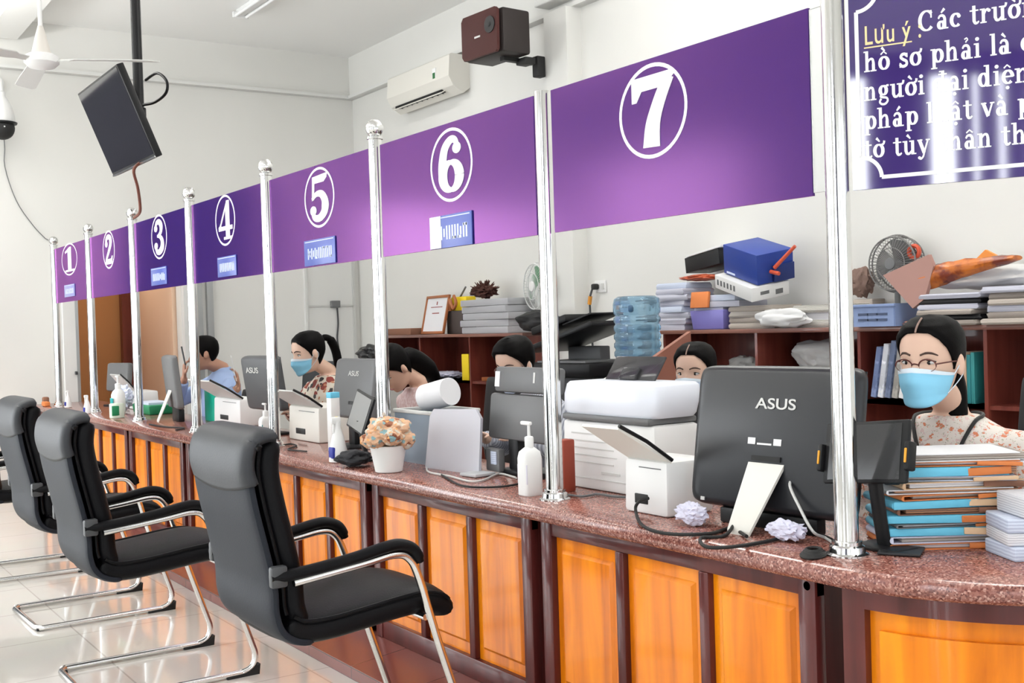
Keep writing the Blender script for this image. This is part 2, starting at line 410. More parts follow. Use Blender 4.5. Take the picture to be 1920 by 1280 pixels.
# beams and mouldings
mb = MB().box((XB-0.03, 3.7, 3.935), (0.06, 14.4, 0.43)); struct('trim_1', mb, M_wall)
mb = MB().box((XB-0.045, 3.7, 3.735), (0.09, 14.3, 0.03)); struct('trim_2', mb, M_trim)
mb = MB().box((0.66, YE-0.03, 3.935), (9.32, 0.06, 0.43)); struct('trim_3', mb, M_wall)
mb = MB().box((0.62, YE-0.045, 3.735), (9.24, 0.09, 0.03)); struct('trim_4', mb, M_trim)
struct('trim_5', MB().box((1.92, 3.65, 4.06), (0.26, 14.2, 0.18)), M_trim)
# pilaster on the back wall with a small cornice
struct('trim_6', MB().box((XB-0.07, 7.055, 1.86), (0.14, 0.29, 3.72)), M_wall)
struct('trim_7', MB().box((XB-0.10, 7.055, 3.80), (0.20, 0.37, 0.05), 0.01).box((XB-0.085, 7.055, 3.98), (0.17, 0.33, 0.34)), M_trim)
struct('baseboard_back', MB().box((XB-0.01, 3.7, 0.06), (0.02, 14.2, 0.12)), M_trim)
# room beyond the doorway: tan shade and peach light painted into its orange walls
M_passage_shaded = mat('passage_paint_shaded', (0.42, 0.19, 0.065), 0.6); M_passage_lit = mat('passage_paint_lit', (0.80, 0.56, 0.40), 0.6)
struct('wall_passage_shaded', MB().box((2.9, 12.56, 1.3), (1.5, 0.1, 2.6)), M_passage_shaded)
struct('wall_passage_lit', MB().box((3.46, 11.76, 1.3), (0.1, 1.5, 2.6)), M_passage_lit)
struct('wall_passage', MB().box((2.1, 11.76, 1.3), (0.1, 1.5, 2.6)), M_passage_shaded)
struct('trim_8', MB().box((3.355, 12.44, 1.1), (0.10, 0.10, 2.2)), M_shelfwood)
area('passage_ceiling_light', (2.75, 11.6, 2.5), (0.4, 0.3, -1), 0.5, 0.6, 22, (1.0, 0.93, 0.82))
struct('ceiling_passage', MB().box((2.8, 11.76, 2.62), (1.5, 1.6, 0.06)), M_ceil)
# white door leaf folded open beside the passage
d2 = struct('door_2', MB().box((2.42, YE-0.03, 1.05), (0.13, 0.05, 2.1), 0.004), M_trim)
MB().box((2.475, YE-0.03, 1.05), (0.025, 0.07, 2.1)).build('door_edge', M_alu, d2)
MB().box((2.45, YE-0.075, 1.02), (0.02, 0.04, 0.03), 0.004).build('door_handle', M_darkgrey, d2)
# white panelled door further along, with closer and hanging key strap
d3 = struct('door_3', MB().box((4.99, YE-0.02, 1.08), (0.56, 0.04, 2.16)), M_trim)
mb = MB().box((4.99, YE-0.045, 1.585), (0.50, 0.012, 0.018)).box((4.735, YE-0.045, 1.08), (0.02, 0.012, 2.1)).box((5.245, YE-0.045, 1.08), (0.02, 0.012, 2.1))
mb.build('door_rail', M_lid, d3)
MB().box((5.03, YE-0.06, 1.60), (0.10, 0.04, 0.07), 0.006).build('door_latch', M_midgrey, d3)
MB().tube(catmull([(5.05, YE-0.06, 1.56), (5.06, YE-0.05, 1.40), (5.045, YE-0.05, 1.25), (5.06, YE-0.05, 1.12)], 5), 0.009, 8).build('key_strap', M_darkgrey, d3)
# grey aluminium jamb beside the passage
struct('trim_9', MB().box((3.62, YE-0.02, 0.98), (0.05, 0.05, 1.96)).box((3.72, YE-0.02, 0.98), (0.06, 0.06, 1.96)), M_alu)
struct('trim_10', MB().box((3.50, YE-0.03, 1.1), (0.09, 0.07, 2.25)), M_trim)

# ================================================================ COUNTER
Y8, SP, XP, CH = 1.859, 1.2102, 2.2, 0.76
def post_y(k): return Y8+SP*(8-k)
CC, CR = (2.69, 1.83), 0.62            # centre and radius of the rounded counter end
def cpath(d, y_far=10.78, y_near=None, th0=0.0, th1=60.0, tail=1.3, na=16):
    """plan line at distance d behind the granite edge"""
    r = CR-d; pts = []
    if y_far is not None:
        pts.append((CC[0]-r, y_far))
        for k in range(1, 24): pts.append((CC[0]-r, y_far+(CC[1]-y_far)*k/24))
    for i in range(na+1):
        a = R(th0+(th1-th0)*i/na); pts.append((CC[0]-r*math.cos(a), CC[1]-r*math.sin(a)))
    if tail:
        a = R(th1); p = pts[-1]; pts.append((p[0]+tail*math.sin(a), p[1]-tail*math.cos(a)))
    return pts
prof = [(0.004, 0.718), (0.0, 0.73), (0.0, 0.742), (0.006, 0.754), (0.018, CH), (0.57, CH), (0.57, 0.71), (0.014, 0.71)]
paths = [cpath(d) for d, z in prof]
rings = [[Vector((paths[j][i][0], paths[j][i][1], prof[j][1])) for j in range(len(prof))] for i in range(len(paths[0]))]
mb = MB().loft(rings); top = mb.build('counter_worktop', M_granite, None, 35)
tag(top, 'long polished red granite counter worktop with rounded near end', 'counter top')
# tiled plinth
prof = [(-0.19, 0.0), (-0.19, 0.05), (0.05, 0.075), (0.3, 0.075), (0.3, 0.0)]
paths = [cpath(d) for d, z in prof]
rings = [[Vector((paths[j][i][0], paths[j][i][1], prof[j][1])) for j in range(len(prof))] for i in range(len(paths[0]))]
struct('trim_11', MB().loft(rings), M_plinth)

def bay(y0, y1, npan, label):
    """cabinet front between two chrome posts; y0 < y1, face towards the customers"""
    t = thing('counter_cabinet', label, 'counter cabinet', (2.12, (y0+y1)/2, 0.075), 0, 'cabinet fronts of the counter')
    w = y1-y0; st, mu = 0.055, 0.038; zb, zt = 0.075, 0.585
    mb = MB()
    mb.box((0.09, 0, 0.3175), (0.12, w, 0.633))                      # carcass
    for s in (-1, 1): mb.box((0.014, s*(w/2-st/2), 0.3175), (0.036, st, 0.633), 0.004)
    mb.box((0.016, 0, 0.61), (0.032, w, 0.05), 0.004); mb.box((0.016, 0, 0.0375), (0.032, w, 0.075), 0.004)
    pw = (w-2*st-(npan-1)*mu)/npan
    for i in range(npan-1):
        mb.box((0.016, -w/2+st+pw*(i+1)+mu*(i+0.5), 0.33), (0.032, mu, 0.51), 0.004)
    mb.build('frame', M_maroon, t, 30)
    for i in range(npan):
        c = -w/2+st+pw*(i+0.5)+mu*i; zc = (zb+zt)/2; hh = zt-zb
        p = MB().box((0.0255, c, zc), (0.009, pw, hh))
        a, b, h0, h1 = pw/2-0.03, pw/2-0.042, hh/2-0.04, hh/2-0.052
        p.loft([[Vector((0.021, c+sy*a, zc+sz*h0)) for sy, sz in ((-1, -1), (1, -1), (1, 1), (-1, 1))],
                [Vector((0.011, c+sy*b, zc+sz*h1)) for sy, sz in ((-1, -1), (1, -1), (1, 1), (-1, 1))]])
        p.build('wood_panel', M_wood, t, 20)
    return t
for k in range(1, 8):
    b_ = bay(post_y(k+1)+0.03, post_y(k)-0.03, 3, 'orange wood counter front with three panels beneath sign number %d' % k)
    if k == 7:
        MB().cyl((0.0, -0.55, 0.612), (-0.004, -0.55, 0.612), 0.011).build('cam_lock', M_chrome, b_)
bay(post_y(1)+0.03, 10.76, 1, 'narrow orange wood counter front beyond the farthest chrome post')
# rounded end cabinet
t = thing('rounded_counter_cabinet', 'curved orange wood counter front at the rounded near end', 'counter cabinet', (0, 0, 0))
def curved(d0, d1, z0, z1, a0, a1, tail=0):
    A, B = cpath(d0, None, th0=a0, th1=a1, tail=tail), cpath(d1, None, th0=a0, th1=a1, tail=tail)
    return [[Vector((*A[i], z0)), Vector((*B[i], z0)), Vector((*B[i], z1)), Vector((*A[i], z1))] for i in range(len(A))]
mb = MB()
mb.loft(curved(0.085, 0.16, 0.075, 0.708, 2, 60, 1.25))
for a0, a1 in ((2, 8), (50, 58)): mb.loft(curved(0.05, 0.09, 0.075, 0.708, a0, a1))
mb.loft(curved(0.05, 0.09, 0.66, 0.708, 2, 60, 1.2)); mb.loft(curved(0.05, 0.09, 0.075, 0.15, 2, 60, 1.2))
mb.build('frame', M_maroon, t, 30)
p = MB().loft(curved(0.075, 0.09, 0.15, 0.66, 8, 50)); p.loft(curved(0.063, 0.08, 0.2, 0.612, 11, 47)); p.build('wood_panel', M_wood, t, 20)

# ================================================================ POSTS AND SIGNS
def post(k):
    lab = {1: 'chrome post at the far end of the counter, left of sign 1', 7: 'chrome post without a ball between signs 6 and 7',
           8: 'thick looking near chrome post between sign 7 and the text board'}.get(k, 'chrome post with ball top between signs %d and %d' % (k-1, k))
    t = thing('counter_post', lab, 'post', (XP, post_y(k), CH), 0, 'chrome posts along the counter')
    hh = 1.345 if k == 7 else 1.37
    MB().lathe([(0.029, 0.0), (0.029, hh)], n=28).build('post_tube', M_chrome, t)
    MB().lathe([(0.052, 0), (0.052, 0.004), (0.044, 0.008), (0.042, 0.022), (0.036, 0.026), (0.036, 0.034), (0.030, 0.036)], n=28).build('base_flange', M_chrome, t)
    if k != 7:
        MB().lathe([(0.029, 1.368), (0.034, 1.370), (0.034, 1.380), (0.020, 1.384)], n=24).sph((0, 0, 1.416), 0.038, 24, 14).build('ball_finial', M_chrome, t)
for k in range(1, 9): post(k)

def arc2(cx, cy, rx, ry, a0, a1, n=14): return [(cx+rx*math.cos(R(a0+(a1-a0)*i/n)), cy+ry*math.sin(R(a0+(a1-a0)*i/n))) for i in range(n+1)]
def taper(n, a, b, c=None):
    c = a if c is None else c
    return [a+(b-a)*(i/n*2) if i < n/2 else b+(c-b)*((i/n-0.5)*2) for i in range(n+1)]
def digit(mb, ch, o, u, v, d):
    """bold serif numerals, unit height, centred"""
    k = [0]
    def dd(): k[0] += 1; return d*(1+0.22*k[0])
    def rib(path, w): mb.ribbon([(p[0]-0.33, p[1]-0.5) for p in path], w, o, u, v, dd())
    def pol(pts): mb.prism([(p[0]-0.33, p[1]-0.5) for p in pts], o, u, v, dd())
    def dot(x, y, r): pol(arc2(x, y, r, r, 0, 342, 19))
    if ch == '1':
        pol([(0.24, 0.06), (0.46, 0.06), (0.46, 1.0), (0.36, 1.0), (0.06, 0.84), (0.08, 0.77), (0.24, 0.82)]); pol([(0.06, 0), (0.64, 0), (0.64, 0.08), (0.06, 0.08)])
    elif ch == '2':
        p = catmull([(0.13, 0.72, 0), (0.17, 0.88, 0), (0.33, 0.945, 0), (0.5, 0.86, 0), (0.5, 0.68, 0), (0.36, 0.46, 0), (0.14, 0.2, 0), (0.08, 0.1, 0)], 6)
        n = len(p)-1; rib(p, taper(n, 0.12, 0.21, 0.08)); dot(0.15, 0.70, 0.105)
        pol([(0.03, 0), (0.6, 0), (0.66, 0.27), (0.59, 0.27), (0.53, 0.18), (0.16, 0.18), (0.03, 0.08)])
    elif ch == '3':
        p = catmull([(0.12, 0.78, 0), (0.2, 0.92, 0), (0.36, 0.94, 0), (0.48, 0.83, 0), (0.47, 0.66, 0), (0.34, 0.55, 0), (0.22, 0.53, 0)], 6); rib(p, taper(len(p)-1, 0.10, 0.20, 0.07))
        p = catmull([(0.22, 0.53, 0), (0.40, 0.50, 0), (0.53, 0.37, 0), (0.52, 0.18, 0), (0.36, 0.06, 0), (0.19, 0.07, 0), (0.11, 0.22, 0)], 6); rib(p, taper(len(p)-1, 0.07, 0.23, 0.10))
        dot(0.14, 0.76, 0.10); dot(0.13, 0.24, 0.105)
    elif ch == '4':
        pol([(0.36, 0.05), (0.56, 0.05), (0.56, 1.0), (0.42, 1.0), (0.36, 0.7)]); pol([(0.44, 1.0), (0.38, 0.80), (0.11, 0.34), (0.0, 0.34), (0.0, 0.30)])
        pol([(0.0, 0.24), (0.70, 0.24), (0.70, 0.35), (0.0, 0.35)]); pol([(0.26, 0), (0.66, 0), (0.66, 0.07), (0.26, 0.07)])
    elif ch == '5':
        pol([(0.14, 0.82), (0.5, 0.82), (0.6, 0.90), (0.62, 1.0), (0.12, 0.97)]); pol([(0.12, 0.97), (0.20, 0.97), (0.17, 0.60), (0.09, 0.45)])
        p = catmull([(0.10, 0.48, 0), (0.25, 0.58, 0), (0.42, 0.56, 0), (0.53, 0.40, 0), (0.51, 0.19, 0), (0.36, 0.06, 0), (0.18, 0.07, 0), (0.10, 0.22, 0)], 6); rib(p, taper(len(p)-1, 0.07, 0.23, 0.10)); dot(0.13, 0.23, 0.105)
    elif ch == '6':
        p = catmull([(0.50, 0.80, 0), (0.44, 0.925, 0), (0.33, 0.94, 0), (0.19, 0.80, 0), (0.125, 0.52, 0), (0.13, 0.30, 0)], 6); rib(p, taper(len(p)-1, 0.09, 0.16, 0.21)); dot(0.48, 0.78, 0.10)
        q = arc2(0.33, 0.30, 0.20, 0.245, 0, 360, 40); rib(q, [0.08+0.13*abs(math.cos(2*PI*i/40)) for i in range(41)])
    elif ch == '7':
        pol([(0.03, 1.0), (0.03, 0.66), (0.10, 0.66), (0.18, 0.80), (0.50, 0.80), (0.66, 0.93), (0.66, 1.0)])
        p = catmull([(0.58, 0.92, 0), (0.44, 0.62, 0), (0.34, 0.32, 0), (0.31, 0.0, 0)], 8); rib(p, taper(len(p)-1, 0.16, 0.19, 0.25))

def num_sign(k, cy, cz, rw, rh, y0, y1, plate=None):
    t = thing('number_sign', 'purple hanging sign board with white number %d in an oval' % k, 'sign', (XP, (y0+y1)/2, 1.638), 0, 'numbered signs above the counter')
    w, h = y1-y0, 0.462; dy = cy-(y0+y1)/2; dz = cz-1.638
    MB().box((0, 0, h/2), (0.008, w, h)).build('sign_board', M_film, t)
    U, V = Vector((0, -1, 0)), Vector((0, 0, 1)); o = Vector((-0.0042, dy, dz))
    mb = MB(); n = 48; rings = []
    for i in range(n):
        a = 2*PI*i/n; c_, s_ = math.cos(a), math.sin(a); q = []
        for f, x in ((1, 0), (0.925, 0), (0.925, -0.001), (1, -0.001)): q.append(o+U*(rw*(f if f == 1 else 1-0.011/rw)*c_)+V*(rh*(f if f == 1 else 1-0.011/rh)*s_)+Vector((x, 0, 0)))
        rings.append(q)
    rings.append(rings[0]); mb.loft(rings, cap=False); mb.build('oval_ring', M_white_vinyl, t)
    hh = rh*1.52
    mb = MB(); digit(mb, str(k), o, U*hh*(rw/rh*1.30), V*hh, -0.0014 if False else 0.0014); mb.build('numeral', M_white_vinyl, t, False)
    return t
RINGS = {1: (131, 486, 117, 146, 456, 517), 2: (205, 468, 194, 216, 433, 505), 3: (299.5, 444, 285, 314, 402, 486), 4: (423.5, 413, 405, 442, 365, 461),
         5: (600, 370, 572, 628, 313, 427), 6: (847.5, 309, 808, 887, 240, 379), 7: (1225, 208, 1161, 1289, 118, 297)}
for k, (px, py, xa, xb, ya, yb) in RINGS.items():
    c = PX(px, py, XP); rw = abs(PX(xa, py, XP).y-PX(xb, py, XP).y)/2; rh = abs(PX(px, ya, XP).z-PX(px, yb, XP).z)/2
    y0 = 1.933 if k == 7 else post_y(k+1)+0.05; y1 = post_y(k)-0.05
    num_sign(k, c.y, c.z, rw, rh, y0, y1)
M_acrylic = mat('clear_acrylic', (0.93, 0.95, 0.95), 0.08, trans=0.85, ior=1.3)
one('acrylic_strip', MB().box((0, 0, 0.225), (0.008, 0.042, 0.45)), M_acrylic, 'narrow clear acrylic strip between sign 7 and the near chrome post', 'acrylic strip', (XP, 1.909, 1.645))
# little blue name plates fixed low on some signs; their lettering is smeared
M_plate = mat('blue_name_plate', (0.075, 0.11, 0.40), 0.35); M_platepale = mat('pale_blue_name_plate', (0.25, 0.26, 0.52), 0.35); M_platetxt = mat('pale_plate_lettering', (0.66, 0.72, 0.90), 0.5)
def plate(k, x0, x1, y0, y1, m_, label, bars, white=0.0):
    a, b = PX(x0, (y0+y1)/2, XP), PX(x1, (y0+y1)/2, XP); zt, zb = PX((x0+x1)/2, y0, XP).z, PX((x0+x1)/2, y1, XP).z
    w, h = abs(a.y-b.y), zt-zb
    t = thing('name_plate', label, 'name plate', (XP-0.0075, (a.y+b.y)/2, zb), 0, 'small name plates on the signs')
    MB().box((0, 0, h/2), (0.005, w, h), 0.001).build('plate', m_, t)
    mb = MB(); rnd = random.Random(k)
    x = w/2*0.86
    for i in range(bars):
        ww = w*0.80/bars; c = w*0.43-ww*(i+0.5)-w*0.05
        if white and c > w/2-w*white: continue
        hb = h*0.42; zc = h*0.46; sw = ww*0.26
        mb.box((-0.003, c+ww*0.28, zc), (0.001, sw, hb)); mb.box((-0.003, c-ww*0.22, zc), (0.001, sw, hb*rnd.choice((1, 1, 0.6))))
        if rnd.random() < 0.7: mb.box((-0.003, c, zc+hb*rnd.choice((0.42, 0.0, -0.42))), (0.001, ww*0.6, hb*0.2))
    mb.box((-0.003, 0, h*0.93), (0.001, w*0.92, h*0.03)); mb.build('plate_lettering', M_platetxt, t, False)
    if white: MB().box((-0.0035, w/2-w*white/2, h*0.5), (0.002, w*white, h*0.98)).build('white_end', M_white_vinyl, t)
plate(6, 811, 889, 401, 463, M_plate, 'blue name plate with white end low on sign 6', 6, 0.27)
plate(5, 574, 632, 447, 496, M_plate, 'blue name plate with pale lettering low on sign 5', 7)
plate(4, 411, 446, 480, 518, M_plate, 'blue name plate low on sign 4', 6)
plate(3, 286, 315, 501, 534, M_plate, 'blue name plate low on sign 3', 6)
plate(1, 123, 142, 533, 556, M_platepale, 'faded lilac name plate low on sign 1', 5)

# text board at the rounded end
BD = Vector((0.454, -0.891, 0)); BO = Vector((2.215, 1.825, 1.64))
t = thing('text_board', 'glossy indigo notice board with white text and scalloped white border', 'sign', BO, math.atan2(-0.891, 0.454))
BW, BH = 1.15, 0.50
MB().box((BW/2, 0.005, BH/2), (BW, 0.01, BH)).build('board', M_film2, t)
LU, LV = Vector((1, 0, 0)), Vector((0, 0, 1))
def tloc(px, py):
    n = Vector((-0.891, -0.454, 0)); d = ray(px, py); p = CAM+d*((BO-CAM).dot(n)/d.dot(n)); q = p-BO
    return q.dot(BD), q.z
mb = MB(); o = Vector((0, -0.0003, 0)); m0, m1, zb, zt, rr = 0.018, BW-0.018, 0.026, BH-0.028, 0.05
def border(pts): mb.ribbon(pts, 0.009, o, LU, LV, 0.0012)
border([(m0+rr, zb), (m1-rr, zb)]); border([(m0+rr, zt), (m1-rr, zt)]); border([(m0, zb+rr), (m0, zt-rr)]); border([(m1, zb+rr), (m1, zt-rr)])
for cx, cy, a in ((m0, zb, 0), (m0, zt, -90), (m1, zb, 90), (m1, zt, 180)): border(arc2(cx, cy, rr, rr, a, a+90, 12))
mb.build('scalloped_border', M_white_vinyl, t, False)
def letters(body, size, parent, name, m_, loc, rot, bold=0.0, shear=0.0, sx=1.0, spacing=1.0, align='LEFT', ext=0.0006):
    c = bpy.data.curves.new('lettering', 'FONT'); c.body = body; c.size = size; c.offset = bold; c.extrude = ext; c.shear = shear; c.space_character = spacing; c.resolution_u = 6; c.align_x = align
    o = bpy.data.objects.new('lettering', c); COL.objects.link(o); bpy.context.view_layer.update()
    me = bpy.data.meshes.new_from_object(o.evaluated_get(bpy.context.evaluated_depsgraph_get())); bpy.data.objects.remove(o)
    me.materials.clear(); me.materials.append(m_); me.name = name
    q = bpy.data.objects.new(name, me); COL.objects.link(q); q.parent = parent; q.location = loc; q.rotation_euler = rot; q.scale = (sx, 1, 1)
    return q
import unicodedata
def serif_line(body, a0, z0, ex, ey, parent):
    """bold slab-serif lettering with Vietnamese accents, drawn as strokes on the board face"""
    mb = MB(); n_ = [0]; x = [0.0]
    o_ = Vector((a0, -0.0004, z0)); U_, V_ = Vector((ex, 0, 0)), Vector((0, 0, ey))
    def dep(): n_[0] += 1; return 0.0006+0.00003*(n_[0] % 12)
    def rib(p, w): mb.ribbon([(q[0]+x[0], q[1]) for q in p], w, o_, U_, V_, dep())
    def box(a, b, c, d): mb.prism([(a+x[0], b), (c+x[0], b), (c+x[0], d), (a+x[0], d)], o_, U_, V_, dep())
    def dot(a, b, r): mb.prism([(p[0]+x[0], p[1]) for p in arc2(a, b, r, r*0.85, 0, 342, 15)], o_, U_, V_, dep())
    def ring(cx, cy, rx, ry, a0_=0, a1_=360, n=28): p = arc2(cx, cy, rx, ry, a0_, a1_, n); rib(p, [0.055+0.085*abs(math.cos(R(a0_+(a1_-a0_)*i/n))) for i in range(n+1)])
    def crv(p, w): q = catmull([(a, b, 0) for a, b in p], 6); n = len(q)-1; rib(q, w if isinstance(w, float) else [w[0]+(w[1]-w[0])*i/n for i in range(n+1)])
    def stem(a, y0, y1, top=True, foot=True):
        box(a, y0, a+0.12, y1)
        if top: box(a-0.07, y1-0.045, a+0.06, y1)
        if foot: box(a-0.06, y0, a+0.18, y0+0.045)
    def glyph(c):
        if c == 'o': ring(0.24, 0.24, 0.165, 0.205); return 0.50
        if c == 'c': ring(0.24, 0.24, 0.165, 0.205, 45, 315); dot(0.36, 0.36, 0.07); return 0.45
        if c == 'C': ring(0.33, 0.36, 0.26, 0.325, 42, 318); box(0.48, 0.44, 0.54, 0.70); return 0.68
        if c == 'e': ring(0.24, 0.24, 0.165, 0.205, 0, 315); box(0.10, 0.225, 0.44, 0.275); return 0.47
        if c == 'a': crv([(0.09, 0.36), (0.15, 0.445), (0.26, 0.45), (0.33, 0.36), (0.33, 0.2)], (0.06, 0.12)); ring(0.20, 0.14, 0.10, 0.115); box(0.27, 0, 0.39, 0.25); box(0.27, 0, 0.47, 0.045); return 0.50
        if c in 'dđ':
            ring(0.21, 0.24, 0.14, 0.205); box(0.31, 0, 0.43, 0.72); box(0.23, 0.675, 0.36, 0.72); box(0.40, 0, 0.51, 0.045)
            if c == 'đ': box(0.20, 0.575, 0.53, 0.625)
            return 0.56
        if c == 'p': stem(0.08, -0.2, 0.48); ring(0.31, 0.24, 0.145, 0.205); return 0.54
        if c == 'g': ring(0.21, 0.30, 0.125, 0.15); crv([(0.13, 0.17), (0.10, 0.09), (0.20, 0.06), (0.34, 0.03), (0.38, -0.07), (0.28, -0.17), (0.14, -0.17), (0.06, -0.09), (0.12, 0.02)], 0.075); crv([(0.30, 0.41), (0.37, 0.46), (0.43, 0.45)], 0.07); return 0.47
        if c in 'hn': stem(0.07, 0, 0.72 if c == 'h' else 0.48); crv([(0.17, 0.34), (0.26, 0.43), (0.36, 0.42), (0.395, 0.30), (0.395, 0.2)], (0.06, 0.12)); stem(0.335, 0, 0.25, False); return 0.57
        if c == 'u': box(0.07, 0.12, 0.19, 0.48); box(0.0, 0.435, 0.15, 0.48); crv([(0.13, 0.16), (0.17, 0.05), (0.27, 0.04), (0.37, 0.14)], (0.12, 0.06)); box(0.34, 0, 0.46, 0.48); box(0.27, 0.435, 0.40, 0.48); box(0.42, 0, 0.54, 0.045); return 0.57
        if c in 'iı': stem(0.07, 0, 0.48); (dot(0.13, 0.62, 0.075) if c == 'i' else None); return 0.28
        if c == 'l': stem(0.07, 0, 0.72); return 0.28
        if c == 'r': stem(0.07, 0, 0.48); crv([(0.17, 0.30), (0.23, 0.42), (0.33, 0.44)], (0.05, 0.09)); dot(0.34, 0.40, 0.065); return 0.42
        if c == 's': crv([(0.33, 0.38), (0.27, 0.445), (0.15, 0.44), (0.10, 0.35), (0.19, 0.27), (0.31, 0.20), (0.32, 0.09), (0.22, 0.035), (0.12, 0.05), (0.06, 0.12)], 0.10); box(0.32, 0.33, 0.365, 0.48); box(0.04, 0, 0.085, 0.16); return 0.42
        if c == 't': box(0.10, 0.10, 0.22, 0.62); box(0.0, 0.435, 0.33, 0.48); crv([(0.16, 0.12), (0.20, 0.04), (0.28, 0.04), (0.34, 0.09)], (0.12, 0.05)); return 0.36
        if c in 'vy':
            rib([(0.08, 0.47), (0.26, 0.02)], 0.13); rib([(0.42, 0.47), (0.27, 0.05)], 0.065); box(0.0, 0.435, 0.20, 0.48); box(0.33, 0.435, 0.50, 0.48)
            if c == 'y': crv([(0.27, 0.05), (0.22, -0.10), (0.13, -0.18), (0.06, -0.15)], 0.065); dot(0.07, -0.14, 0.06)
            return 0.50
        return 0.28
    for ch in body:
        if ch == ' ': x[0] += 0.30; continue
        d = unicodedata.normalize('NFD', ch); base, marks = d[0], d[1:]; high = any(k in marks for k in '\u0301\u0300\u0309\u0302')
        w = glyph('ı' if base == 'i' and high else base); c_ = w/2-0.02; up = 0.80 if base == 'C' else 0.55
        for k in marks:
            if k == '\u0302': rib([(c_-0.12, up-0.01), (c_, up+0.085), (c_+0.12, up-0.01)], 0.05)
            if k == '\u031b': crv([(w-0.14, 0.44), (w-0.06, 0.47), (w-0.03, 0.57)], (0.06, 0.09))
        up2 = up+(0.10 if '\u0302' in marks else 0.0)
        for k in marks:
            if k == '\u0301': rib([(c_-0.03, up2), (c_+0.10, up2+0.13)], [0.05, 0.10])
            if k == '\u0300': rib([(c_+0.05, up2), (c_-0.08, up2+0.13)], [0.05, 0.10])
            if k == '\u0309': crv([(c_-0.06, up2+0.11), (c_+0.02, up2+0.15), (c_+0.06, up2+0.09), (c_, up2+0.04), (c_, up2)], 0.045)
            if k == '\u0323': dot(c_, -0.11, 0.07)
        x[0] += w+0.02
    return mb.build('lettering', M_white_vinyl, parent, False)
for body, px, py in (('Các trường hợp', 1722, 61), ('hồ sơ phải là các', 1620, 136), ('người đại diện', 1620, 190), ('pháp luật và phải', 1620, 244), ('tờ tùy thân theo', 1620, 298)):
    a, z = tloc(px, py); serif_line(unicodedata.normalize('NFC', body), a, z, 0.0565, 0.068, t)
a, z = tloc(1620, 85); letters('Lưu ý :', 0.064, t, 'heading', M_gold_vinyl, (a, -0.0008, z), (R(90), 0, 0), 0.0004, 0, 0.66, 1.1)
a1, z1 = tloc(1710, 77); MB().box(((a+a1)/2, -0.0008, z-0.007), (a1-a, 0.001, 0.003)).build('underline', M_gold_vinyl, t)

# ================================================================ VISITOR CHAIRS
def sup(w, t, n=24, p=2.6):
    out = []
    for j in range(n):
        a = 2*PI*j/n; c_, s_ = math.cos(a), math.sin(a)
        out.append((math.copysign(abs(c_)**(2/p), c_)*w/2, math.copysign(abs(s_)**(2/p), s_)*t/2))
    return out
def pad(mb, path, wid, thk, n=24, p=3.0, round_end=True):
    """cushion swept along a path in the x-z plane; width along y"""
    P = [Vector((a, 0, b)) for a, b in path]; N = len(P); rings = []
    for i in range(N):
        t = (P[min(i+1, N-1)]-P[max(i-1, 0)]).normalized(); nrm = Vector((t.z, 0, -t.x))
        w = wid[i] if isinstance(wid, list) else wid; th = thk[i] if isinstance(thk, list) else thk
        e = 1.0
        if round_end:
            f = min(i, N-1-i)/2.0
            if f < 1: e = math.sqrt(max(0.06, 1-(1-f)**2))
        rings.append([P[i]+Vector((0, a*(0.97+0.03*e), 0))+nrm*(b*e) for a, b in sup(w, th, n, p)])
    return mb.loft(rings)
def c2(pts, n=5): return [(p.x, p.y) for p in catmull([(a, b, 0) for a, b in pts], n)]
